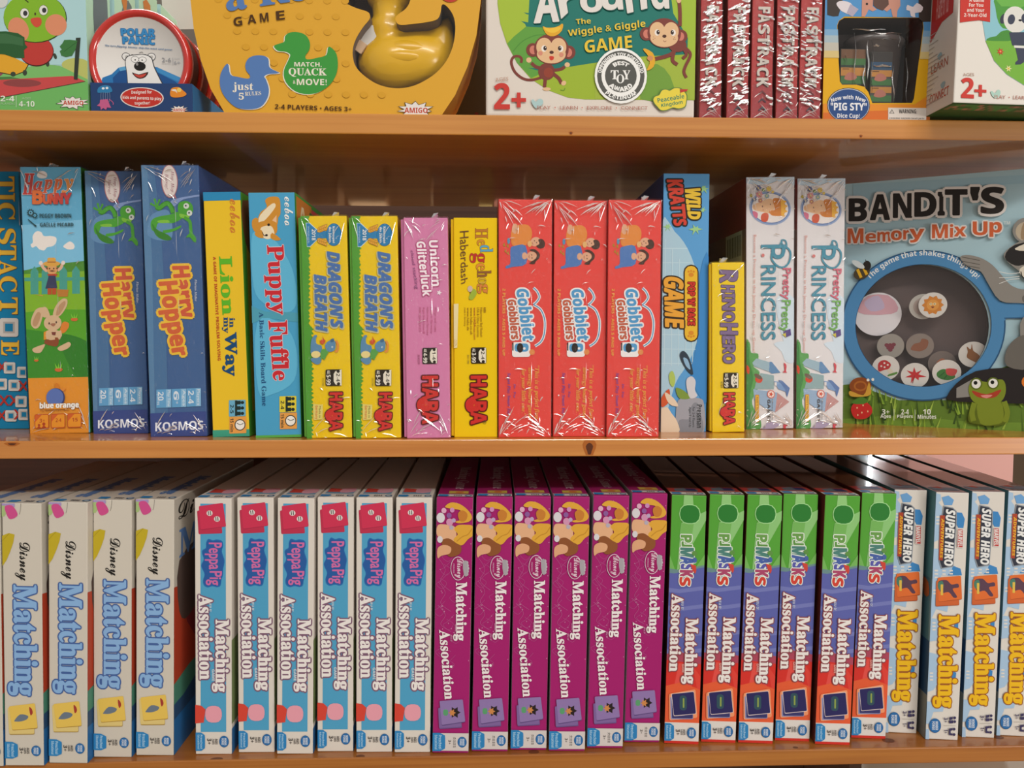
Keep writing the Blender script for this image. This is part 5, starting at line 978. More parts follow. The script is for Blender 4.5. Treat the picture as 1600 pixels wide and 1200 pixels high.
b = Art(r, dm, None, 'left'); b.part('side_panel'); b.R('2f4f74', 0, .6, 1, 1); b.R('5f9098', 0, 0, 1, .35); b.P('c86a3c', [(.92, .36), (.97, .37), (.98, .42), (.94, .43)], 2); b.P('5a3f4a', [(.6, .2), (.85, .3), (.9, .6), (.5, .55)], 3); b.R('8a8a84', .86, .82, 1, 1); b.build()
N4 = ['white yellow-lettered matching game box tucked behind the last green topped box', 'white yellow-lettered matching game box with its blue left side showing', 'white yellow-lettered matching game box second from the right edge', 'white yellow-lettered matching game box cut off by the right edge']
spread(r, dm, ss, 1, N4)
# ------------------------------------------------------------------ top row
def amigo(a, cx, cy, w_, h_):
    a.part('publisher_logo', 'white starburst with red lettering')
    a.star('3a3430', cx, cy, w_*.34, w_*.53, 11, 1, h_/w_, 0.25, 8); a.star('e0d8d2', cx, cy, w_*.31, w_*.49, 11, 1, h_/w_, 0.25, 8); a.T('b8402c', 'AMIGO', cx-w_*.31, cy-h_*.15, cx+w_*.34, cy+h_*.17, 0, 'ss', 0.02)
YT = 0.004
# ---- fruit caterpillar boxes, one behind the other
Q = (-84, -120, 133.5, -120, -72, 172, 140, 173)
r, dm, a = game('board_game_box', 'pale green game box with a green fruit creature, foremost of its row', 'game box', Q, Z_UP1, 0.052, {'all': 'a8c8b4', 'front': 'a4c8bc', 'right': '9ac0a8'}, y=YT, group='green fruit creature game boxes')
a.V(0, 0, 6.3133); a.part('printed_panel'); a.P('a8ccd0', [(-600, -900), (900, -900), (900, 640), (-600, 640)])
a.P('b4b868', [(615, 640), (640, 600), (740, 570), (900, 610), (900, 790), (720, 770), (650, 700)], 2); a.P('78b468', [(-600, 760), (200, 680), (420, 630), (600, 650), (900, 790), (900, 1200), (-600, 1200)], 0)
a.P('6cae60', [(-600, 950), (900, 800), (900, 1200), (-600, 1200)]); a.P('4a7a44', [(-600, 790), (100, 760), (260, 790), (100, 830), (-600, 850)], 0)
a.P('4a3a30', [(-600, 830), (720, 752), (858, 802), (-600, 1090)]); a.P('c04a4a', [(-600, 830), (720, 746), (850, 796), (-600, 1082)]); a.E('8a4444', 220, 822, 190, 38)
a.part('picture', 'green faced fruit creature with leaf wings')
a.E('8a4a5c', -60, 700, 100, 70); a.P('3a2c1c', [(-600, 520), (80, 550), (285, 640), (250, 710), (140, 752), (30, 730), (-600, 640)], 0); a.P('d8a030', [(-600, 520), (80, 545), (278, 640), (240, 705), (140, 744), (30, 722), (-600, 630)], 0)
a.E('3c4438', 130, 735, 26, 24); a.E('3c4438', 247, 720, 22, 28); a.E('3c4438', 475, 630, 18, 28); a.E('3c4438', 550, 555, 16, 30, -20)
a.E('4a2420', 365, 510, 172, 148); a.E('b83e38', 362, 505, 168, 142); a.E('2f3c1c', 352, 180, 318, 248); a.E('80b030', 348, 175, 313, 244)
a.E('d48a68', 185, 300, 100, 125, -25); a.E('d48a68', 560, 248, 108, 106); a.E('2f3c1c', 40, 60, 20, 90, 20) if 0 else None
for x, y in ((245, 138), (435, 105)): a.E('5a5a3c', x, y, 46, 52); a.E('dcdcd4', x, y, 42, 48); a.E('3a3a3c', x+8, y, 22, 26)
a.P('c8503c', [(310, 190), (405, 180), (412, 245), (365, 275), (320, 240)], 3); a.E('4a3a2c', 352, 143, 9, 14); a.S('3a3428', [(235, -10), (285, 30)], 10, 0); a.S('3a3428', [(370, 0), (400, -8)], 8, 0)
a.P('2f5a34', [(-600, 350), (60, 318), (180, 335), (245, 375), (250, 440), (275, 470), (240, 500), (245, 578), (150, 578), (50, 545), (-600, 500)], 0); a.P('3f6a44', [(-600, 370), (60, 340), (230, 385), (232, 460), (120, 440), (-600, 420)], 0)
a.P('343c34', [(762, 372), (808, 370), (775, 785), (738, 780)]); a.P('3f7440', [(775, 400), (700, 392), (645, 395), (625, 430), (598, 460), (620, 490), (598, 505), (615, 550), (660, 562), (720, 550), (760, 480)], 0); a.S('2f5a30', [(770, 415), (640, 510)], 5, 0)
a.E('c8ccc8', 10, 20, 70, 70)
a.part('info_text', 'white players and age text'); a.T('d8e0d0', '2-4', 5, 948, 145, 1002, 0); a.R('b8d0b0', 160, 948, 166, 1058); a.T('a8c8a0', 'AGES', 220, 962, 308, 982, 0, ''); a.T('d8e0d0', '4-10', 190, 998, 345, 1052, 0); a.T('a8c8a0', 'PLAYERS', 10, 1015, 150, 1035, 0, '')
amigo(a, 728, 1010, 310, 130); a.build()
b = Art(r, dm, None, 'right'); b.part('side_panel'); b.P('5a6a6c', [(.3, .3), (.8, .2), (.85, .6), (.4, .75)], 3); b.P('a8703c', [(.2, .1), (.6, .08), (.5, .3)], 2); b.R('6cae60', 0, .85, 1, 1); b.build()
L0 = ['pale green fruit creature game box second in its row, mostly hidden', 'pale green fruit creature game box third in its row, behind the round tin', 'pale green fruit creature game box rearmost in its row']
for k in range(3):
    r2 = dup(r); r2.location.y += 0.062*(k+1); r2['label'] = L0[k]

# ---- display tray of round tins
pc = on_y(220, 109, 0.012); rad = 0.0528; dxc = pc.x
tr = empty('display_tray', 'dark blue cardboard tray holding round red tins', 'display tray'); wl, wr = on_y(142, 172, YT).x, on_y(301, 175, YT).x; tr.location = ((wl+wr)/2, YT, Z_UP1); tw = wr-wl; th = 0.0295
NV = '28406c'
def pan(n, x0, x1, y0, y1, z0, z1, h_): bm = bmesh.new(); bm_box(bm, x0, x1, y0, y1, z0, z1, 0.0003); return bm_obj(n, bm, [mat(h_)], tr)
pan('front_panel', -tw/2, tw/2, 0, 0.0012, 0, th, NV); pan('side_panel', -tw/2, -tw/2+0.0012, 0.0012, 0.125, 0, th, NV); pan('side_panel', tw/2-0.0012, tw/2, 0.0012, 0.125, 0, th, '3a78ac'); pan('bottom_panel', -tw/2, tw/2, 0.0012, 0.125, 0, 0.0012, NV)
a = Art(tr, (tw, 0.1, th), (142, 128, 301, 133, 142, 173, 301, 177)); a.V(120, 0, 6.667)
a.part('slogan_badge', 'red oval with white slogan'); a.E('d8d0cc', 688, 1020, 226, 106, 3); a.E('b8342c', 688, 1020, 214, 97, 3)
a.T('e0d8d4', 'Designed for', 580, 945, 792, 990, 0, 'ss'); a.TQ('e0d8d4', 'kids and parents to play', [(488, 995), (890, 1018), (888, 1060), (486, 1038)], 'ss'); a.T('e0d8d4', 'together!', 610, 1058, 770, 1100, 0, 'ss')
a.part('picture', 'blue jellyfish'); a.P('2f78a8', [(225, 960), (235, 910), (300, 885), (360, 900), (380, 950), (330, 965), (280, 960)], 3); a.E('d8dce0', 285, 918, 15, 12); a.E('d8dce0', 325, 915, 15, 12)
for k in range(5): a.S('6a7a98', [(262+k*22, 960), (258+k*24, 1010), (265+k*20, 1060)], 6)
a.P('b85a84', [(250, 1035), (330, 1030), (350, 1090), (365, 1120), (320, 1115), (310, 1140), (280, 1120), (255, 1140), (250, 1105), (215, 1095), (245, 1070)], 0); a.S('b85a84', [(345, 1030), (385, 1065), (385, 1090)], 7)
a.part('fish_picture'); a.P('d8842c', [(980, 985), (1000, 930), (1070, 920), (1115, 955), (1150, 990), (1120, 1015), (1060, 1025), (1000, 1020)], 3); a.E('e4c060', 1075, 950, 24, 22); a.P('dcd4c8', [(990, 950), (1040, 940), (1055, 985), (1040, 965)], 2)
amigo(a, 1068, 1150, 190, 90); a.build()
def tin(label, y):
    o = empty('round_tin', label, 'tin', 'round red game tins'); o.location = (dxc, y, Z_UP1 + 0.0013)
    prof = [(0, .0012), (.845, .0012), (.86, -.0002), (.90, -.0022), (.95, -.0024), (.985, -.0006), (1, .002), (1, .008), (.985, .0085), (.985, .024), (.96, .025), (0, .025)]
    n = 64; vs, fs, ms = [], [], []
    for rr, yy in prof: vs += [(rad*rr*cos(2*pi*k/n), yy, rad+rad*rr*sin(2*pi*k/n)) for k in range(n)]
    for i in range(len(prof)-1):
        for k in range(n):
            fs.append((i*n+k, i*n+(k+1) % n, (i+1)*n+(k+1) % n, (i+1)*n+k)); ms.append(mat('d6d2ce') if i == 0 else mat('c0302a', .18, .5, 0, .6) if i < 8 else mat('5a2c2c', .3))  # wall behind the rim is darkened, its shade is in the colour
    ob = mesh_obj('tin_body', vs, fs, ms, o, True); return o
t0 = tin('red rimmed round tin with a polar bear, standing in the blue tray', 0.009)
cpx = proj(Vector((dxc, 0.009, Z_UP1+0.0013+rad))); rp = rad*F/(D+0.009)
cxT, cyT = (cpx[0]-120)*6.667, (cpx[1])*6.667; RT = rp*6.667*.845
a = Art(t0, (2*rad, 0.02, 2*rad), (cpx[0]-rp, cpx[1]-rp, cpx[0]+rp, cpx[1]-rp, cpx[0]-rp, cpx[1]+rp, cpx[0]+rp, cpx[1]+rp), base=-0.0010); a.V(120, 0, 6.667)
a.part('printed_lid', 'white lid print with ice and sea'); 
sea = [(260, 850), (280, 800), (370, 765), (440, 700), (510, 685), (820, 690), (1050, 790), (1085, 900), (cxT+RT*.8, cyT+RT*.58), (cxT+RT*.4, cyT+RT*.9), (cxT, cyT+RT*.99), (cxT-RT*.4, cyT+RT*.9), (cxT-RT*.8, cyT+RT*.58)]
a.P('2f74b0', sea); a.P('24508a', [(380, 800), (460, 720), (525, 725), (820, 740), (1000, 830), (1070, 905), (cxT+RT*.6, cyT+RT*.75), (cxT, cyT+RT*.95), (cxT-RT*.6, cyT+RT*.75)]); a.P('5a9cc8', [(440, 700), (510, 685), (515, 720), (455, 735)]); a.P('3f86bc', [(815, 690), (1050, 790), (1070, 850), (820, 735)])
a.part('picture', 'white polar bear with a big black nose'); LN = '3a3c40'
for x, sg in ((520, -1), (765, 1)): a.E(LN, x, 592, 46, 40, sg*-25); a.E('dcdad8', x, 592, 40, 34, sg*-25); a.E('b8b4b0', x+4, 592, 18, 16)
bear = [(512, 640), (540, 590), (620, 575), (700, 572), (765, 605), (785, 680), (820, 760), (870, 860), (930, 960), (540, 960), (530, 860), (525, 760)]
a.P(LN, [(x+(8 if x > 650 else -7), y-6) for x, y in bear], 3); a.P('e0dedc', bear, 3); a.E(LN, 605, 617, 40, 32); a.E('e4e2e0', 605, 617, 36, 28); a.E(LN, 680, 620, 40, 30); a.E('e4e2e0', 680, 620, 36, 26); a.E('222222', 607, 622, 7); a.E('222222', 676, 624, 7)
a.E('242222', 652, 685, 58, 44); a.E('8a8888', 625, 665, 12, 14); a.P('3a2c28', [(572, 745), (640, 765), (735, 738), (705, 790), (650, 808), (605, 790)], 2); a.P('c0463c', [(590, 758), (645, 772), (715, 752), (690, 785), (650, 798), (615, 785)], 2); a.P('8ab03c', [(880, 885), (940, 855), (980, 885), (970, 930), (900, 930)], 2)
for x, y in ((575, 575), (668, 548)): a.S(LN, [(x-18, y+6), (x+5, y-4), (x+18, y+4)], 4)
a.part('title_lettering', 'blocky blue title'); a.TQ('3a84bc', 'POLAR', [(475, 318), (808, 318), (808, 388), (478, 385)], 'ss', 0.06, '2a689c', 4); a.TQ('3a84bc', 'PANIC', [(490, 398), (805, 398), (805, 470), (492, 465)], 'ss', 0.06, '2a689c', 4)
a.part('subtitle'); a.TQ('5a7ca0', 'The turn-flipping, bouncy, skip-the-reach card game!', [(316, 475), (978, 510), (976, 532), (314, 500)], 'si'); a.T('8a8c90', '2-6', 872, 598, 962, 642, 0, ''); a.R('9a9ca0', 978, 596, 982, 668); a.T('9a9ca0', '6+', 992, 625, 1052, 665, 0, ''); a.T('b0b0b0', 'PLAYERS', 872, 648, 965, 660, 0, ''); a.T('b0b0b0', 'AGES', 995, 600, 1050, 612, 0, '')
a.build()
for k, lb in enumerate(('red round tin second in the blue tray, behind the polar bear tin', 'red round tin third in the blue tray', 'red round tin rearmost in the blue tray')): tin(lb, 0.009+0.0285*(k+1))

# ---- bus box behind
Q = (238, -60, 312, -60, 240, 135, 314, 136)
r, dm, a = game('board_game_box', 'grey game box with a yellow bus, tucked behind the round tins and the duck box', 'game box', Q, Z_UP1, 0.02, {'all': '6a6460', 'front': '6e6864'}, y=0.30)
a.V(120, 0, 6.667); a.part('picture', 'yellow bus'); a.P('d0a42c', [(1090, 190), (1215, 165), (1290, 190), (1290, 330), (1150, 340), (1100, 290)], 2); a.R('2c2824', 1135, 230, 1175, 275); a.R('2c2824', 1185, 230, 1215, 270); a.R('2c2824', 1225, 230, 1280, 270); a.E('8a8680', 1195, 375, 36, 42); a.E('3a3632', 1195, 375, 22, 26); a.P('c8c4c0', [(860, -400), (1290, -400), (1290, 10), (1000, 15), (900, 60)], 0); a.build()  # pale patch above the bus imitates a bright window glimpsed behind

# ---- duck box
QD = (300, -250, 757, -250, 300, 183.5, 757, 185.5)
sD = solve(QD, Z_UP1, 0, 0.005); sD['lean'] = 0
VT2 = (300, 0, 3.404); VK = (540, 0, 6.3136)
outl = [(303, -60), (302.5, 0), (307, 50), (317, 100), (331, 145), (352, 183.5), (690, 185.5), (712, 152), (732, 105), (746, 55), (753, 0), (755, -60), (735, -140), (690, -205), (620, -242), (530, -250), (440, -242), (370, -205), (322, -140)]
k_ = lambda pts: [(540+x/6.3136, y/6.3136) for x, y in pts]
hole = k_([(-30, -40), (0, 30), (110, 85), (215, 118), (246, 150), (240, 200), (180, 275), (110, 390), (75, 500), (78, 600), (105, 680), (170, 755), (280, 835), (400, 880), (530, 893), (660, 870), (780, 815), (900, 730), (1000, 610), (1065, 460), (1090, 300), (1080, 180), (1040, 95), (985, 40), (955, 50), (945, 120), (915, 185), (830, 215), (680, 238), (560, 250), (515, 235), (495, 185), (530, 140), (600, 85), (645, 0), (650, -150), (560, -330), (400, -420), (200, -380), (60, -260), (0, -140)])
r, dm, a = window_box('duck_game_box', 'large yellow egg shaped game box with a duck shaped window', 'game box', sD, 0.06, {'front': 'd6a034', 'side': 'a8742c'}, QD, (0, 0, 1), outl, smooth_pts(hole, 3), 0.055, '6a5c54', '948078')
a.V(*VT2); a.part('printed_panel'); q = random.Random(3)
for j in range(7):
    for i in range(16):
        x, y = 60+i*95+(j % 2)*45, 10+j*85
        if ((x-770)/720)**2 + ((y+100)/760)**2 > .78 or (x > 830 and y < 490): continue
        a.E('d09a2e', x, y, 20, 17)
a.R('b83a2c', 1300, -40, 1460, 8, 20) if 0 else a.E('b83a2c', 1378, -30, 50, 40)
def duck(c_, fx_, fy_, m_, rim=1):
    pts = [(0, 75), (25, 62), (55, 50), (60, 20), (85, 0), (130, -2), (170, 15), (190, 55), (185, 95), (165, 125), (175, 145), (230, 135), (275, 120), (285, 80), (300, 78), (330, 115), (335, 190), (310, 260), (250, 315), (180, 335), (110, 320), (60, 270), (50, 210), (75, 150), (85, 120), (60, 105), (20, 100)]
    P_ = [(fx_ + x*m_, fy_ + y) for x, y in pts]
    if rim: a.P('e0d8c8', [(x-5*m_, y+3) for x, y in P_], 3)
    a.P(c_, P_, 3)
a.part('duck_badge', 'green duck silhouette with white lettering'); duck('3f9440', 442, 185, 1); 
a.part('duck_badge#2', 'blue duck silhouette with white lettering')
for p_ in [[(468-x*.93, 313+(y)*.86) for x, y in [(0, 75+30), (25, 62+30), (55, 50+20), (60, 20), (85, 0), (130, -2), (170, 15), (190, 55), (185, 95), (165, 125), (175, 145), (230, 135), (275, 120), (285, 60), (300, 58), (330, 115), (335, 190), (310, 260), (250, 325), (180, 340), (110, 325), (70, 270), (60, 210), (75, 150), (85, 130), (60, 115), (20, 112)]]]: a.P('e0d8c8', [(x+6, y+2) for x, y in p_], 3); a.P('5478b0', p_, 3)
WT = 'e4dccc'; a.part('duck_badge'); a.T(WT, 'MATCH,', 548, 345, 692, 372, 0, 'ss'); a.T(WT, 'QUACK', 518, 378, 718, 425, 0, 'bs', 0.02); a.T(WT, '&', 540, 445, 553, 463, 0, 'bs'); a.T(WT, 'MOVE!', 560, 436, 718, 470, 0, 'ss'); a.part('duck_badge#2'); a.T(WT, 'just', 222, 458, 330, 512, 0, 'bs', .01); a.T(WT, '5', 254, 515, 280, 552, 0, 'bs', .02); a.TQ(WT, 'RULES', [(286, 510), (370, 505), (372, 526), (288, 532)], 'bs')
a.part('title_lettering', 'big blue title cut by the frame'); a.V(0, 0, 1); a.TQ('5478b0', 'a Row', [(352, -24), (522, -50), (530, -6), (360, 22)], 'bs', .03); a.part('subtitle', 'dark brown spaced capitals'); a.V(*VT2)
for t, x0, y0 in (('G', 232, 108), ('A', 305, 95), ('M', 370, 85), ('E', 455, 72)): a.TQ('4a3018', t, [(x0, y0), (x0+45, y0-6), (x0+48, y0+42), (x0+3, y0+48)], 'ss', 0.0)
a.part('info_text', 'dark players and age text'); a.TQ('4a3018', '2-4 PLAYERS • AGES 3+', [(443, 575), (850, 588), (849, 612), (442, 602)], 'ss'); amigo(a, 1190, 603, 190, 90); a.build()
bpy.context.view_layer.update(); MD = r.matrix_world.copy()
dk = empty('rubber_duck', 'yellow rubber duck inside the egg shaped box window', 'toy duck')
cw = on_y(625, 98, 0.033); dk.location = cw; S1 = (D+0.033)/F
mb = bpy.data.metaballs.new('duck'); mb.resolution = 0.0022; mb.threshold = 0.1; mo = bpy.data.objects.new('duck', mb); col.objects.link(mo)
def ball(px, py, y, rr, sx=1, sy=1, sz=1):
    e = mb.elements.new(); e.type = 'ELLIPSOID'; e.co = ((px-625)*S1, y, (98-py)*S1); e.radius = rr*S1*1.25; e.size_x, e.size_y, e.size_z = sx, sy, sz; e.stiffness = 4
ball(618, 98, 0, 54, 1.0, .58, .72); ball(650, 93, 0, 50, 1.0, .58, .78); ball(676, 84, 0, 33, .85, .6, 1.0); ball(688, 70, 0, 26, .75, .6, 1.1); ball(694, 56, 0, 20, .6, .6, 1.1); ball(697, 46, 0, 14, .5, .5, 1.2)
ball(606, 52, 0, 27, 1, .85, 1); ball(608, 25, 0, 22, 1, .9, 1); ball(612, -14, 0, 40, 1, .75, 1)
bpy.context.view_layer.update(); dgm = mo.evaluated_get(bpy.context.evaluated_depsgraph_get()); me = bpy.data.meshes.new_from_object(dgm); bpy.data.objects.remove(mo)
me.materials.clear(); me.materials.append(mat('e0ae10', .25, .5, 0, .2)); me.polygons.foreach_set('use_smooth', [True]*len(me.polygons))
o = bpy.data.objects.new('body', me); col.objects.link(o); o.parent = dk
def metaish(name, items, hx, parent):
    bm = bmesh.new()
    for (x, y, z), (sx, sy, sz) in items: bmesh.ops.create_uvsphere(bm, u_segments=20, v_segments=12, radius=1, matrix=Matrix.Translation((x, y, z)) @ Matrix.Diagonal((sx, sy, sz, 1)))
    return bm_obj(name, bm, [mat(hx, .25, .5)], parent, True)
metaish('bill', [(((570-625)*S1, -.004, (98-0)*S1), (.018, .012, .006)), (((566-625)*S1, -.004, (98+10)*S1), (.016, .012, .004))], '4a3a28', dk)
metaish('wing', [(((636-625)*S1, -.0165, (98-86)*S1), (.026, .006, .009)), (((628-625)*S1, -.018, (98-98)*S1), (.024, .006, .008))], 'dcaa10', dk)
st = empty('folded_card', 'small white folded card beside the rubber duck inside the window', 'card'); cp = on_y(573, 58, 0.02); st.location = cp
bm = bmesh.new(); bm_box(bm, -.009, .009, 0, .002, -.016, .014, .0006); o = bm_obj('card_flap', bm, [mat('d0ccc6')], st); o.rotation_euler = (0, radians(28), 0)
bm = bmesh.new(); bm_box(bm, -.006, .006, -.004, -.001, -.019, -.007, .0006); o = bm_obj('card_flap', bm, [mat('c8a888')], st); o.rotation_euler = (0, radians(35), 0)

# ---- monkey box
Q = (759, -150, 1091, -150, 759, 184.5, 1086.5, 186.5)
r, dm, a = game('board_game_box', 'large white and green game box with two monkeys and a round award seal', 'game box', Q, Z_UP1, 0.07, {'all': 'd8cec4'}, y=YT, bev=0.0022)
a.V(755, 0, 6.314); a.part('printed_panel'); GA, GB, GC = '98b034', '8fae3c', '5f9a40'
a.P(GA, [(150, -900), (140, 60), (165, 250), (230, 450), (330, 640), (470, 800), (640, 910), (830, 980), (1000, 998), (2200, 998), (2200, -900)], 0); a.P('a0b83a', [(150, -900), (500, -900), (480, 300), (240, 440), (170, 250), (145, 0)], 0); a.P(GC, [(235, 450), (300, 380), (420, 280), (620, 270), (620, 720), (470, 790), (330, 640)], 0); a.S('4f8a38', [(290, 530), (380, 430), (500, 370), (600, 360)], 10)
a.P('1f7268', [(500, -900), (440, 240), (370, 225), (410, 255), (420, 280), (640, 290), (620, 690), (440, 690), (560, 720), (700, 700), (860, 672), (1100, 632), (1400, 580), (1650, 560), (2020, 540), (2030, 300), (1860, -900)], 0); a.P('1f7268', [(395, 140), (460, 150), (460, 160), (430, 160)], 0); a.P('9cb83a', [(1860, -20), (2110, -20), (2110, 700), (2020, 560), (2030, 380), (1880, 130)], 0)
a.P('9cb040', [(1100, 640), (1300, 600), (1600, 590), (2000, 590), (2200, 700), (2200, 990), (1100, 990)], 0); a.P('70983c', [(1600, 700), (1720, 640), (1850, 760), (1880, 990), (1550, 990)], 2)
a.part('monkey_picture', 'brown monkey with a banana on its head'); MB_, MF, ME, CK = '7a3c34', 'dcb48a', 'c87868', 'd08a74'
def monkey(X, Y, face, sc_=1.0, rot=0):
    a.V(755+X/6.314, Y/6.314, 6.314/sc_); c0, s0 = cos(radians(rot)), sin(radians(rot))
    for ex in (-182, 172): a.E(MB_, ex, 10 if ex < 0 else 30, 66, 68); a.E(ME, ex*.98, 10 if ex < 0 else 32, 36, 44)
    a.E(MB_, 0, 0, 172, 152); a.E(MF, -70, -20, 78, 92); a.E(MF, 70, -20, 78, 92); a.E(MF, 0, 50, 142, 92)
    for ex in (-62, 82): a.E('e8e0d8', ex-10*(1 if ex < 0 else -1), -5, 26, 32); a.E('3a2c28', ex, -8, 17, 23); a.E('e8e4e0', ex+5, -16, 5)
    a.E('4a2c24', 2, 32, 21, 16)
    if face: a.E(CK, -108, 42, 22); a.E(CK, 98, 55, 22); a.P('c83c2c', [(-18, 72), (24, 75), (18, 105), (-4, 112), (-16, 100)], 3)
    else: a.S('8a4a3c', [(-10, 75), (5, 88), (22, 78)], 4); [a.E('a8705a', x, y, 4) for x, y in ((-110, 40), (-95, 55), (-112, 65), (105, 45), (112, 62), (96, 60))]
a.S(MB_, [(370, 640), (375, 600), (345, 575), (295, 585), (275, 640), (310, 730), (390, 795), (480, 808), (580, 780)], 26); a.S(MB_, [(580, 690), (520, 680), (470, 640)], 34); a.E(MF, 447, 612, 26, 26); a.S(MB_, [(690, 710), (760, 700), (800, 675)], 32); a.E(MF, 825, 655, 26, 24); a.S(MB_, [(610, 780), (600, 880)], 34); a.E(MF, 622, 898, 40, 17); a.S(MB_, [(690, 750), (740, 790), (770, 845)], 36); a.E(MF, 790, 838, 26, 22, -40); a.E(MB_, 620, 725, 82, 84); a.E('8f4030', 640, 735, 46, 50)
monkey(668, 502, 1); a.V(755, 0, 6.314); a.P('dca42c', [(582, 278), (620, 290), (690, 288), (745, 270), (770, 250), (785, 262), (770, 320), (720, 365), (660, 375), (610, 345)], 2); a.P('e8bc3c', [(590, 285), (650, 300), (740, 280), (760, 300), (700, 340), (630, 330)], 2); a.S('4f8a38', [(755, 905), (790, 910), (805, 885)], 4)
a.part('monkey_picture#2', 'brown monkey hanging from its arm'); a.V(920, 0, 6.314); a.S(MB_, [(895, -10), (905, 120), (905, 260)], 36); a.E(MF, 893, -10, 26, 40); a.S(MB_, [(880, 440), (830, 530), (740, 570), (650, 590)], 38); a.S(MB_, [(850, 500), (830, 600), (880, 645)], 36); a.S(MB_, [(930, 470), (970, 540), (930, 585)], 32); a.S(MB_, [(950, 470), (1010, 540), (960, 660), (945, 720), (970, 775)], 30); a.E(MB_, 880, 450, 90, 70)
a.V(755, 0, 6.314); monkey(1788, 332, 0, .98); a.V(920, 0, 6.314); a.P('dca42c', [(535, 495), (560, 490), (630, 530), (655, 600), (640, 670), (590, 705), (570, 700), (600, 640), (590, 570), (550, 520)], 2); a.E('c88a5c', 605, 585, 30, 26)
a.part('title_lettering', 'white hand drawn title cut by the frame'); a.V(755, 0, 6.314)
for t, q_ in (('A', [(560, -150), (690, -160), (742, 228), (498, 248)]), ('r', [(725, -20), (905, -40), (918, 55), (765, 202)]), ('o', [(945, -60), (1165, -80), (1180, 130), (960, 138)]), ('u', [(1155, -110), (1355, -130), (1378, 105), (1172, 112)]), ('n', [(1385, -110), (1600, -130), (1615, 88), (1420, 140)]), ('d', [(1640, -260), (1810, -270), (1835, 90), (1665, 96)])): a.TQ('174f4a', t, [(x+8, y+8) for x, y in q_], 'ss', .02); a.TQ('dcd6d0', t, q_, 'ss', 0.02)
a.part('subtitle', 'yellow hand lettered lines'); YL = 'e0be3c'; a.V(*(740, 0, 4.2105)); a.TQ(YL, 'The', [(668, 136), (766, 128), (768, 165), (672, 172)], 'ss'); a.TQ(YL, 'Wiggle & Giggle', [(615, 208), (1126, 134), (1132, 196), (622, 264)], 'ss'); a.TQ(YL, 'GAME', [(724, 278), (1036, 240), (1042, 322), (730, 362)], 'ss', .01)
a.part('age_text', 'red age figure'); a.V(755, 0, 6.314); a.TQ('b8907c', 'AGES', [(115, 795), (245, 785), (245, 820), (120, 832)], ''); a.T('c43c34', '2', 108, 848, 258, 1102, 0, 'ss', .02); a.R('c43c34', 276, 992, 418, 1030); a.R('c43c34', 328, 938, 366, 1085)
a.part('tag_line', 'small spaced red words and a pale heart'); a.P('a8c4c4', [(472, 1015), (490, 1005), (515, 1030), (545, 1000), (580, 1008), (585, 1045), (545, 1085), (510, 1090), (480, 1050)], 3)
for t, x0, x1 in (('PLAY', 525, 660), ('LEARN', 750, 928), ('EXPLORE', 1018, 1268), ('CONNECT', 1355, 1620)): a.T('a86a5c', t, x0, 1068, x1, 1102, 0, '')
for x in (703, 970, 1310): a.E('c86a5c', x, 1085, 6)
a.part('award_seal', 'round black and white award sticker'); a.V(920, 0, 6.314); bx, by = 312, 766
a.E('ecebe8', bx, by, 260, 276); a.E('565652', bx, by, 236, 250); a.E('ecebe8', bx, by, 193, 204); a.E('565652', bx, by, 158, 166)
a.arc('ecebe8', 'OPPENHEIM TOY PORTFOLIO', bx, by, 196, 34, -172, -8, 'ss', .02); a.arc('ecebe8', 'BEST', bx, by, 108, 38, -125, -55, 'ss', .03); a.arc('ecebe8', 'AWARD', bx, by, 112, 44, 140, 40, 'ss', .03, True); a.arc('ecebe8', 'PLATINUM', bx, by, 200, 36, 132, 48, 'ss', .02, True)
a.T('ecebe8', 'T', 212, 712, 288, 800, 0, 'bs', .02); a.T('ecebe8', 'O', 268, 752, 345, 840, 0, 'bs', .01); a.T('ecebe8', 'Y', 330, 712, 405, 800, 0, 'bs', .02)
a.part('publisher_logo', 'yellow cloud with a red pennant'); a.P('5a7a44', [(628, 1000), (650, 965), (690, 950), (715, 905), (760, 892), (800, 905), (840, 880), (900, 880), (950, 915), (975, 960), (970, 1020), (955, 1075), (890, 1095), (830, 1085), (770, 1110), (710, 1112), (670, 1075), (640, 1040)], 3); a.P('e0cc48', [(636, 1000), (655, 970), (695, 956), (720, 912), (760, 900), (800, 912), (842, 888), (898, 888), (942, 920), (966, 962), (962, 1018), (948, 1068), (888, 1087), (830, 1077), (768, 1102), (712, 1104), (677, 1070), (648, 1036)], 3)
a.TQ('2f7a64', 'Peaceable', [(672, 985), (940, 940), (946, 985), (680, 1032)], 'ss'); a.TQ('2f7a64', 'Kingdom', [(712, 1040), (925, 1002), (930, 1052), (716, 1088)], 'ss'); a.P('b83a34', [(902, 895), (985, 895), (968, 915), (902, 932)]); a.S('6a2c28', [(902, 890), (905, 945)], 4, 0); a.build()

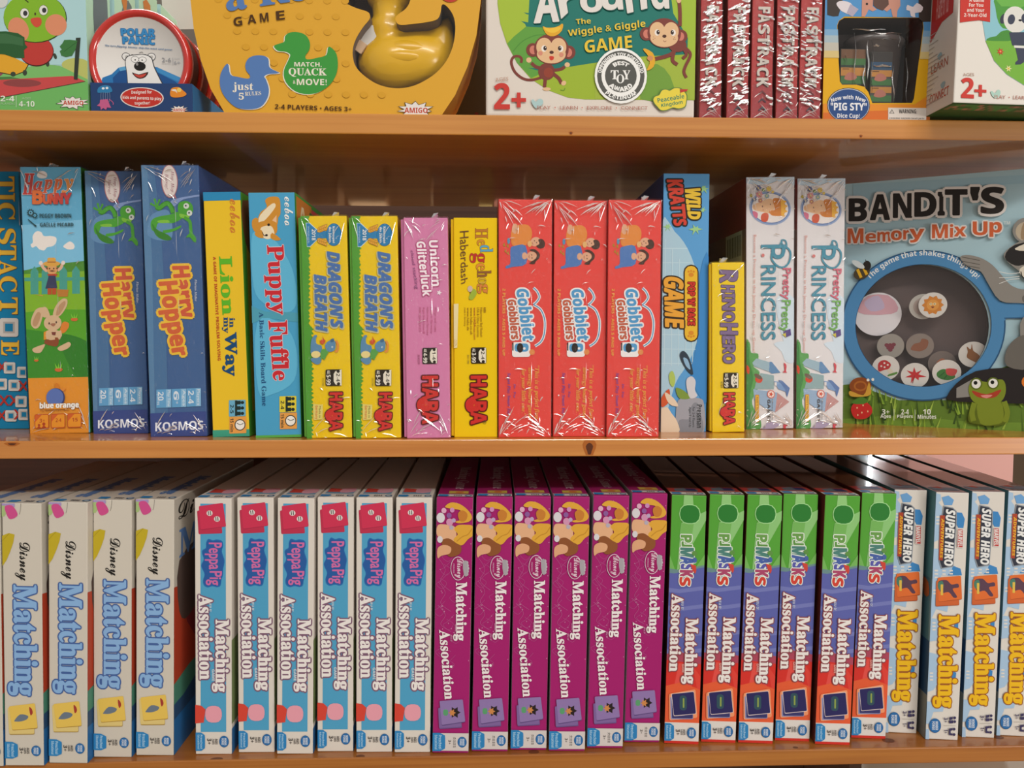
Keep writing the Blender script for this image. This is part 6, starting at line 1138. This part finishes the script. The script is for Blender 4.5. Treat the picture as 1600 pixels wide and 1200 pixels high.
# ---- five red spines
QF = [(1096, -150, 1134, -150, 1092, 186.5, 1126, 187), (1138, -150, 1175, -150, 1133.5, 187, 1169.5, 187), (1177, -150, 1214, -150, 1170.5, 187, 1208, 187), (1216, -150, 1252, -150, 1210.5, 187, 1246, 187), (1254, -150, 1285, -150, 1247.5, 187.3, 1274, 187.3)]
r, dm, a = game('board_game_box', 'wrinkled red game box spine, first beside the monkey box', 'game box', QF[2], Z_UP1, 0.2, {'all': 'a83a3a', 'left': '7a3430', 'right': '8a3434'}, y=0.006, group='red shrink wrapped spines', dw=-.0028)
a.V(1085, 0, 6.155); a.part('printed_panel'); a.P('9a3c40', [(540, 1050), (560, 800), (760, 830), (760, 1300), (500, 1300)]); a.part('title_lettering', 'pale capitals with dark shadow')
for t, y0, y1 in (('F', 55, 112), ('A', 125, 205), ('S', 230, 312), ('T', 330, 420), ('R', 440, 530), ('A', 545, 625), ('C', 645, 725), ('K', 745, 832)):
    xo = (y0-400)*-.03; a.T('4a3030', t, 600+xo, y0+8, 716+xo, y1+8, 90, 'ss', .04); a.T('c4bab2', t, 604+xo, y0, 724+xo, y1, 90, 'ss', .04)
a.part('arrow_print', 'dark chevrons')
for k, y in enumerate((880, 955, 1038)): a.P(('6a3438', '4f3840', '48444e')[k], [(610, y+20), (650, y-15), (690, y+20), (690, y+36), (650, y+8), (606, y+38)])
a.build(); wrap(r, dm, 31, 10, True, .8, False)
WS = mat('f4f2f0', .22, .6)
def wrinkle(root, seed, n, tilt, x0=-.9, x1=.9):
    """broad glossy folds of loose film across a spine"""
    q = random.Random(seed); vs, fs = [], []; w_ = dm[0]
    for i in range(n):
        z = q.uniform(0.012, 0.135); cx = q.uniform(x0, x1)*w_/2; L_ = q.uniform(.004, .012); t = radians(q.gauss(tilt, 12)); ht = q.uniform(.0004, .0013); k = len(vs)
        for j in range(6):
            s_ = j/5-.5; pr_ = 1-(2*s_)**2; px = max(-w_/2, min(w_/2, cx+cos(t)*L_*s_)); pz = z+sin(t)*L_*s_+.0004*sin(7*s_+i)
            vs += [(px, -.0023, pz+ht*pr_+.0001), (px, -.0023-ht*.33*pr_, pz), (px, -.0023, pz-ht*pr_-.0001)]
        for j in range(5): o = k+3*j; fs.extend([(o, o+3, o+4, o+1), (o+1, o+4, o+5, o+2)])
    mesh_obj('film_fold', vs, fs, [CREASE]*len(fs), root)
lab5 = ['wrinkled red game box spine, first beside the monkey box', 'wrinkled red game box spine, second from the monkey box', 'middle red game box spine of five with clearly readable capitals', 'wrinkled red game box spine, fourth from the monkey box', 'wrinkled red game box spine next to the dice cup box']
r['label'] = lab5[2]
base_r = r; copies = []
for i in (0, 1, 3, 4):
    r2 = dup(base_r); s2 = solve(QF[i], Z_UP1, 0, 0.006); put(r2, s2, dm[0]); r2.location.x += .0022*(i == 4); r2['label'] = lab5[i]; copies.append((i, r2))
for i, r2 in copies: wrinkle(r2, 40+i, (100, 85, 0, 75, 62)[i], (18, 8, 0, -14, -14)[i])
wrinkle(base_r, 77, 20, -18, .1, .9)

# ---- dice cup box
QG = (1290, -140, 1461, -140, 1283, 187, 1452, 187.5)
sG = solve(QG, Z_UP1, 0, 0.006); sG['lean'] = 0; sG['P'].x += .001; sG['w'] -= .001
VG = (1260, 0, 6.314)
hole = [(292, 250), (310, 205), (360, 175), (1100, 165), (1140, 200), (1145, 260), (1055, 960), (1035, 1005), (640, 1010), (600, 900), (560, 850), (480, 830), (340, 832), (318, 800), (305, 600)]
r, dm, a = window_box('dice_game_box', 'yellow and blue game box with a clear window over a dark dice cup', 'game box', sG, 0.058, {'front': 'd8a41c', 'side': '8a3c28'}, QG, VG, None, hole, 0.045, '4a4240', '5e5452')
a.part('printed_panel')
GR = [(150, '4f8cc0'), (290, '6a9cc4'), (350, '98aeb8'), (420, 'b4b4b0'), (500, 'c8b890'), (570, 'd4ae54'), (640, 'd8a41c')]
def notch(y0, y1, c_):
    lx = lambda y: 295+(y-250)*.04 if y < 830 else 1300
    rx = lambda y: 1145-(y-260)*.129
    if y1 <= 166: a.R(c_, 150, y0, 1240, y1); return
    a.P(c_, [(150, y0), (lx(y0), y0), (lx(y1), y1), (150, y1)]); a.P(c_, [(rx(y0)+4, y0), (1240, y0), (1240, y1), (rx(y1)+4, y1)])
a.R('4f8cc0', 150, -900, 1240, 163); 
a.P('4f8cc0', [(150, 163), (360, 163), (305, 205), (288, 250), (288, 290), (150, 290)]); a.P('4f8cc0', [(1105, 163), (1240, 163), (1240, 290), (1147, 290), (1148, 260), (1142, 198)])
yy = [290, 350, 420, 500, 570]
for i, c_ in enumerate(('7aa4c6', 'a0b2ba', 'b8b4a8', 'ccb67c')): notch(yy[i], yy[i+1], c_)
a.P('d8882c', [(150, 1020), (1060, 1020), (1240, 900), (1240, 1300), (150, 1300)], 0); a.P('cc6a2c', [(150, 1110), (1240, 1060), (1240, 1300), (150, 1300)], 0)
a.part('picture', 'dark sleeves, white gloves and pink trotters'); a.P('3a322e', [(190, -300), (400, -300), (330, 60), (300, 160), (250, 165), (190, 150)], 0); a.P('3a322e', [(1090, -300), (1260, -300), (1260, 200), (1140, 205), (1100, 170)], 0)
a.P('d4ccd0', [(280, 40), (330, 10), (420, 30), (440, 80), (410, 140), (350, 120), (320, 100)], 3); a.P('a8a0b0', [(420, 40), (500, 90), (440, 165), (380, 130)], 0); a.P('d4ccd0', [(985, 40), (1040, 60), (1080, 20), (1140, 60), (1120, 110), (1060, 120), (1065, 160), (1020, 150), (1010, 100), (975, 90)], 2)
a.P('c08a78', [(540, -300), (660, -300), (640, 60), (680, 90), (640, 110), (600, 90), (570, 150), (560, 163), (530, 163)], 0); a.P('c08a78', [(760, -300), (900, -300), (915, 50), (885, 100), (880, 163), (840, 163), (820, 80), (780, 110), (750, 90), (800, 40)], 0); a.P('5a4038', [(650, -300), (770, -300), (800, 40), (740, 100), (680, 80), (645, 50)], 0); a.E('2c2424', 582, 38, 12)
a.part('slogan_badge', 'dark blue oval badge with white lettering'); a.E('242c3c', 402, 1035, 212, 172); a.E('b8bcc4', 402, 1035, 206, 166); a.E('2c4a80', 402, 1037, 200, 160)
a.arc('dcdce0', 'Now with New', 400, 1392, 418, 40, -113, -67, 'ss', .01); a.T('e0e0e4', '"PIG STY"', 226, 1012, 580, 1085, 0, 'ss', .03); a.T('dcdce0', 'Dice Cup!', 290, 1115, 512, 1172, 0, 'ss', .01)
a.part('warning_label', 'white warning label'); a.R('d4ccc4', 795, 1055, 1175, 1300); a.P('4a4644', [(805, 1112), (832, 1070), (858, 1112)]); a.P('d4ccc4', [(814, 1107), (832, 1080), (849, 1107)]); a.R('4a4644', 830, 1088, 834, 1100); a.T('3a3634', 'WARNING:', 902, 1070, 1080, 1110, 0, 'ss', .02); a.T('6a6460', 'CHOKING HAZARD-Small parts', 805, 1150, 1155, 1172, 0, 'ss'); a.build()
bpy.context.view_layer.update()
def inbox(px, py, y):
    u, v = Art(None, dm, QG).V(*VG).uv((px, py)); return (-dm[0]/2+u*dm[0], y, dm[2]*(1-v))
sx_ = dm[0]/((QG[7-1]-QG[4])*6.314)
cup = empty('dice_cup', 'dark plastic dice cup behind the clear window', 'dice cup'); cup.matrix_world = r.matrix_world @ Matrix.Translation(inbox(760, 1000, .026))
bm = bmesh.new(); n = 40; prof = [(0, 0), (.0165, 0), (.0175, .002), (.0225, .066), (.024, .067), (.0245, .073), (.023, .075), (0, .0755)]
rings = [[bm.verts.new((rr*1.35*cos(2*pi*k/n), rr*.85*sin(2*pi*k/n), z)) for k in range(n)] for rr, z in prof]
for i in range(len(prof)-1):
    for k in range(n):
        try: bm.faces.new((rings[i][k], rings[i][(k+1) % n], rings[i+1][(k+1) % n], rings[i+1][k]))
        except ValueError: pass
bm_obj('cup_body', bm, [mat('524a48', .25, .5)], cup, True)
def pic_card(label, x0, y0, x1, y1, y, top):
    o = empty('picture_card', label, 'card'); p0, p1 = inbox(x0, y1, y), inbox(x1, y0, y); o.matrix_world = r.matrix_world @ Matrix.Translation(((p0[0]+p1[0])/2, y, p0[2])); W, H = p1[0]-p0[0], p1[2]-p0[2]
    bm = bmesh.new(); bm_box(bm, -W/2, W/2, 0, .0015, 0, H, .0003); bm_obj('card_stock', bm, [mat('4a4a44')], o); t = Art(o, (W, .0015, H), (x0, y0, x1, y0, x0, y1, x1, y1)); t.part('printed_picture')
    for c_, ya, yb in top: t.R(c_, x0+4, ya, x1-4, yb)
    for c_, ya, yb in top:
        if c_ == 'b07a3c': t.P('a86a5c', [(x0+40, yb+30), (x0+80, yb-30), (x0+140, yb-25), (x0+170, yb+20), (x0+110, yb+45)], 3); t.R('5a3c24', x0+20, ya+10, x0+90, ya+18)
    t.build()
pic_card('picture card with orange and green stripes at the left of the clear window', 330, 470, 590, 825, .0025, [('6a4a34', 475, 565), ('3f6a3c', 565, 630), ('2f3c34', 630, 655), ('b07a3c', 655, 735), ('3f6a3c', 740, 815)])
pic_card('picture card with a pig scene at the right of the clear window', 620, 500, 850, 1000, .0015, [('34302e', 505, 600), ('2f4a64', 600, 680), ('b07a3c', 680, 745), ('3f6a3c', 770, 830), ('b07a3c', 845, 905), ('3f6a3c', 930, 990)])
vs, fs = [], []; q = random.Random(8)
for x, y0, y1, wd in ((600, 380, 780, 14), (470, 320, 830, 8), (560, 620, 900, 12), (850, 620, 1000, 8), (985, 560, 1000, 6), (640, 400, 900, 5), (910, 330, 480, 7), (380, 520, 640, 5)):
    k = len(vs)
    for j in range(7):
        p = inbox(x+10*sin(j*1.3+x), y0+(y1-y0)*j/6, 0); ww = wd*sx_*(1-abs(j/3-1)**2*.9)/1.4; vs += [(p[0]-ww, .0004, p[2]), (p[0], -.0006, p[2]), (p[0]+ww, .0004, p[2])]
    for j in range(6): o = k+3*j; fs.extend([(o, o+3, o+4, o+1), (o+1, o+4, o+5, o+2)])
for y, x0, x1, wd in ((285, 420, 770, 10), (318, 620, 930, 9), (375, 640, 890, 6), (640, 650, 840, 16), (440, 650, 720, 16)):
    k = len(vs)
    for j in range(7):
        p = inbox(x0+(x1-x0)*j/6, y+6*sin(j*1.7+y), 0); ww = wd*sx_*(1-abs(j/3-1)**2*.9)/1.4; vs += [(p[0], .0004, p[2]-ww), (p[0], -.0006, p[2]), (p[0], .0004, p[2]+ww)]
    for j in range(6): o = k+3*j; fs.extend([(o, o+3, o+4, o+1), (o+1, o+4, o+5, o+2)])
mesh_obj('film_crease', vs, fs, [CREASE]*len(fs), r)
b = Art(r, dm, None, 'left'); b.part('side_lettering'); b.T('b8442c', 'PASS THE PIGS', .2, .5, .9, .98, 90, 'ss', .04); b.build()

# ---- panda box overhanging the shelf edge
QP = (1506, -150, 1800, -150, 1489, 167.5, 1779, 163)
r, dm, a = game('board_game_box', 'white panda game box overhanging the front edge of the upper shelf', 'game box', QP, Z_UP1, 0.085, {'all': 'd4ccc4', 'front': 'dcd6ce', 'left': 'd0c6bc', 'bottom': '3f6a3a'}, y=-0.043, bev=0.0012)
r.location.z += 0.0003
a.V(1440, 0, 6.0); a.part('printed_panel'); a.P('88bcc8', [(585, -900), (572, 250), (600, 420), (680, 600), (800, 720), (960, 810), (1200, 870), (2200, 900), (2200, -900)], 0); a.P('74ac40', [(598, 418), (700, 400), (1000, 390), (2200, 380), (2200, 900), (1200, 870), (960, 808), (800, 718), (680, 598)], 0)
a.P('4f9440', [(690, 100), (680, 30), (760, -60), (900, -80), (1000, 40), (1000, 200), (800, 300), (720, 240)], 3); a.P('4a8a3c', [(605, 415), (640, 385), (700, 370), (740, 330), (800, 310), (850, 330), (860, 400), (740, 415)], 2); a.P('6aac4c', [(700, -400), (1000, -400), (1000, 60), (820, 90), (700, 40)], 2)
a.part('picture', 'panda standing in a meadow'); a.E('3a3e4c', 765, 208, 28, 48, 20); a.E('d8d6d0', 880, 210, 112, 122); a.E('3f4456', 842, 210, 34, 48, 15); a.E('3f4456', 965, 195, 28, 44); a.E('2c2c34', 925, 214, 16, 10); a.P('3f4456', [(820, 330), (990, 320), (1060, 440), (850, 450)], 0); a.R('d8d6d0', 868, 448, 1060, 470, 4); a.P('3f4456', [(880, 470), (1000, 470), (960, 600), (930, 620), (880, 625), (880, 605), (905, 580)], 0)
a.star('c0392c', 738, 512, 16, 38, 7); a.E('e0a05c', 738, 512, 9); a.star('e0d8a0', 815, 665, 14, 34, 6); a.E('d0b03c', 815, 665, 9)
a.part('ribbon', 'red ribbon with white lettering'); a.P('c0352c', [(366, -900), (655, -900), (640, 245), (540, 232), (450, 245), (355, 262)])
for k, (t, x0, x1) in enumerate((('A Game', 442, 582), ('For You', 440, 575), ('and Your', 420, 585), ('2-Year-Old', 392, 605))): a.TQ('e4d8d0', t, [(x0, 32+k*47), (x1, 28+k*46), (x1, 62+k*46), (x0, 66+k*47)], 'ss')
a.part('age_text', 'red age figure'); a.TQ('b09080', 'AGES', [(384, 728), (488, 722), (490, 750), (386, 756)], ''); a.T('c43c34', '2', 368, 770, 486, 956, 0, 'ss', .02); a.R('c43c34', 492, 872, 606, 898); a.R('c43c34', 534, 828, 564, 936)
a.part('tag_line', 'small spaced red words and a pale heart'); a.P('a8c8bc', [(645, 890), (660, 880), (685, 900), (715, 865), (738, 880), (730, 920), (690, 945), (660, 925)], 3); a.T('a86a5c', 'PLAY', 680, 915, 785, 948, 0, ''); a.E('c86a5c', 822, 930, 5); a.T('a86a5c', 'LEARN', 858, 912, 1000, 944, 0, ''); a.build()
b = Art(r, dm, None, 'left'); b.part('side_panel', 'side print with ribbon and words'); b.P('b8342c', [(.45, 0), (.92, 0), (.9, .54), (.68, .55), (.45, .62)]); b.T('d8a8a0', 'A Game For You', .55, .38, .8, .52, 0, '')
b.T('a85c48', 'LEARN', .5, .745, .85, .79, 0, ''); b.T('b8482c', 'CONNECT', .5, .9, .9, .945, 0, '')
for k, (x, y) in enumerate(((.62, .715), (.72, .875))): b.P('8fa8b0', [(x, y), (x+.06, y-.012), (x+.1, y), (x+.05, y+.025)], 2)
q = random.Random(4)
for k in range(16): b.R('a89c94', .3, .58+k*.024, .3+q.uniform(.2, .5), .584+k*.024)
b.part('side_lettering'); b.build()
vs, fs, ms = [], [], []; q = random.Random(6)
for j in range(3):
    for i in range(40):
        x0 = -dm[0]/2+.003+i*(dm[0]-.006)/40; y0 = .004+j*.006; k = len(vs); vs += [(x0, y0, -.0001), (x0+(dm[0]-.006)/40, y0, -.0001), (x0+(dm[0]-.006)/40, y0+.006, -.0001), (x0, y0+.006, -.0001)]; fs.append((k, k+1, k+2, k+3)); ms.append(mat(q.choice(('4f9a4a', 'b88a6c', '4f9a4a', '8a7a54', '3f7a3c'))))
mesh_obj('bottom_print', vs, fs, ms, r)
# dark games deeper in the top bay, seen through the gap between the duck box and the monkey box
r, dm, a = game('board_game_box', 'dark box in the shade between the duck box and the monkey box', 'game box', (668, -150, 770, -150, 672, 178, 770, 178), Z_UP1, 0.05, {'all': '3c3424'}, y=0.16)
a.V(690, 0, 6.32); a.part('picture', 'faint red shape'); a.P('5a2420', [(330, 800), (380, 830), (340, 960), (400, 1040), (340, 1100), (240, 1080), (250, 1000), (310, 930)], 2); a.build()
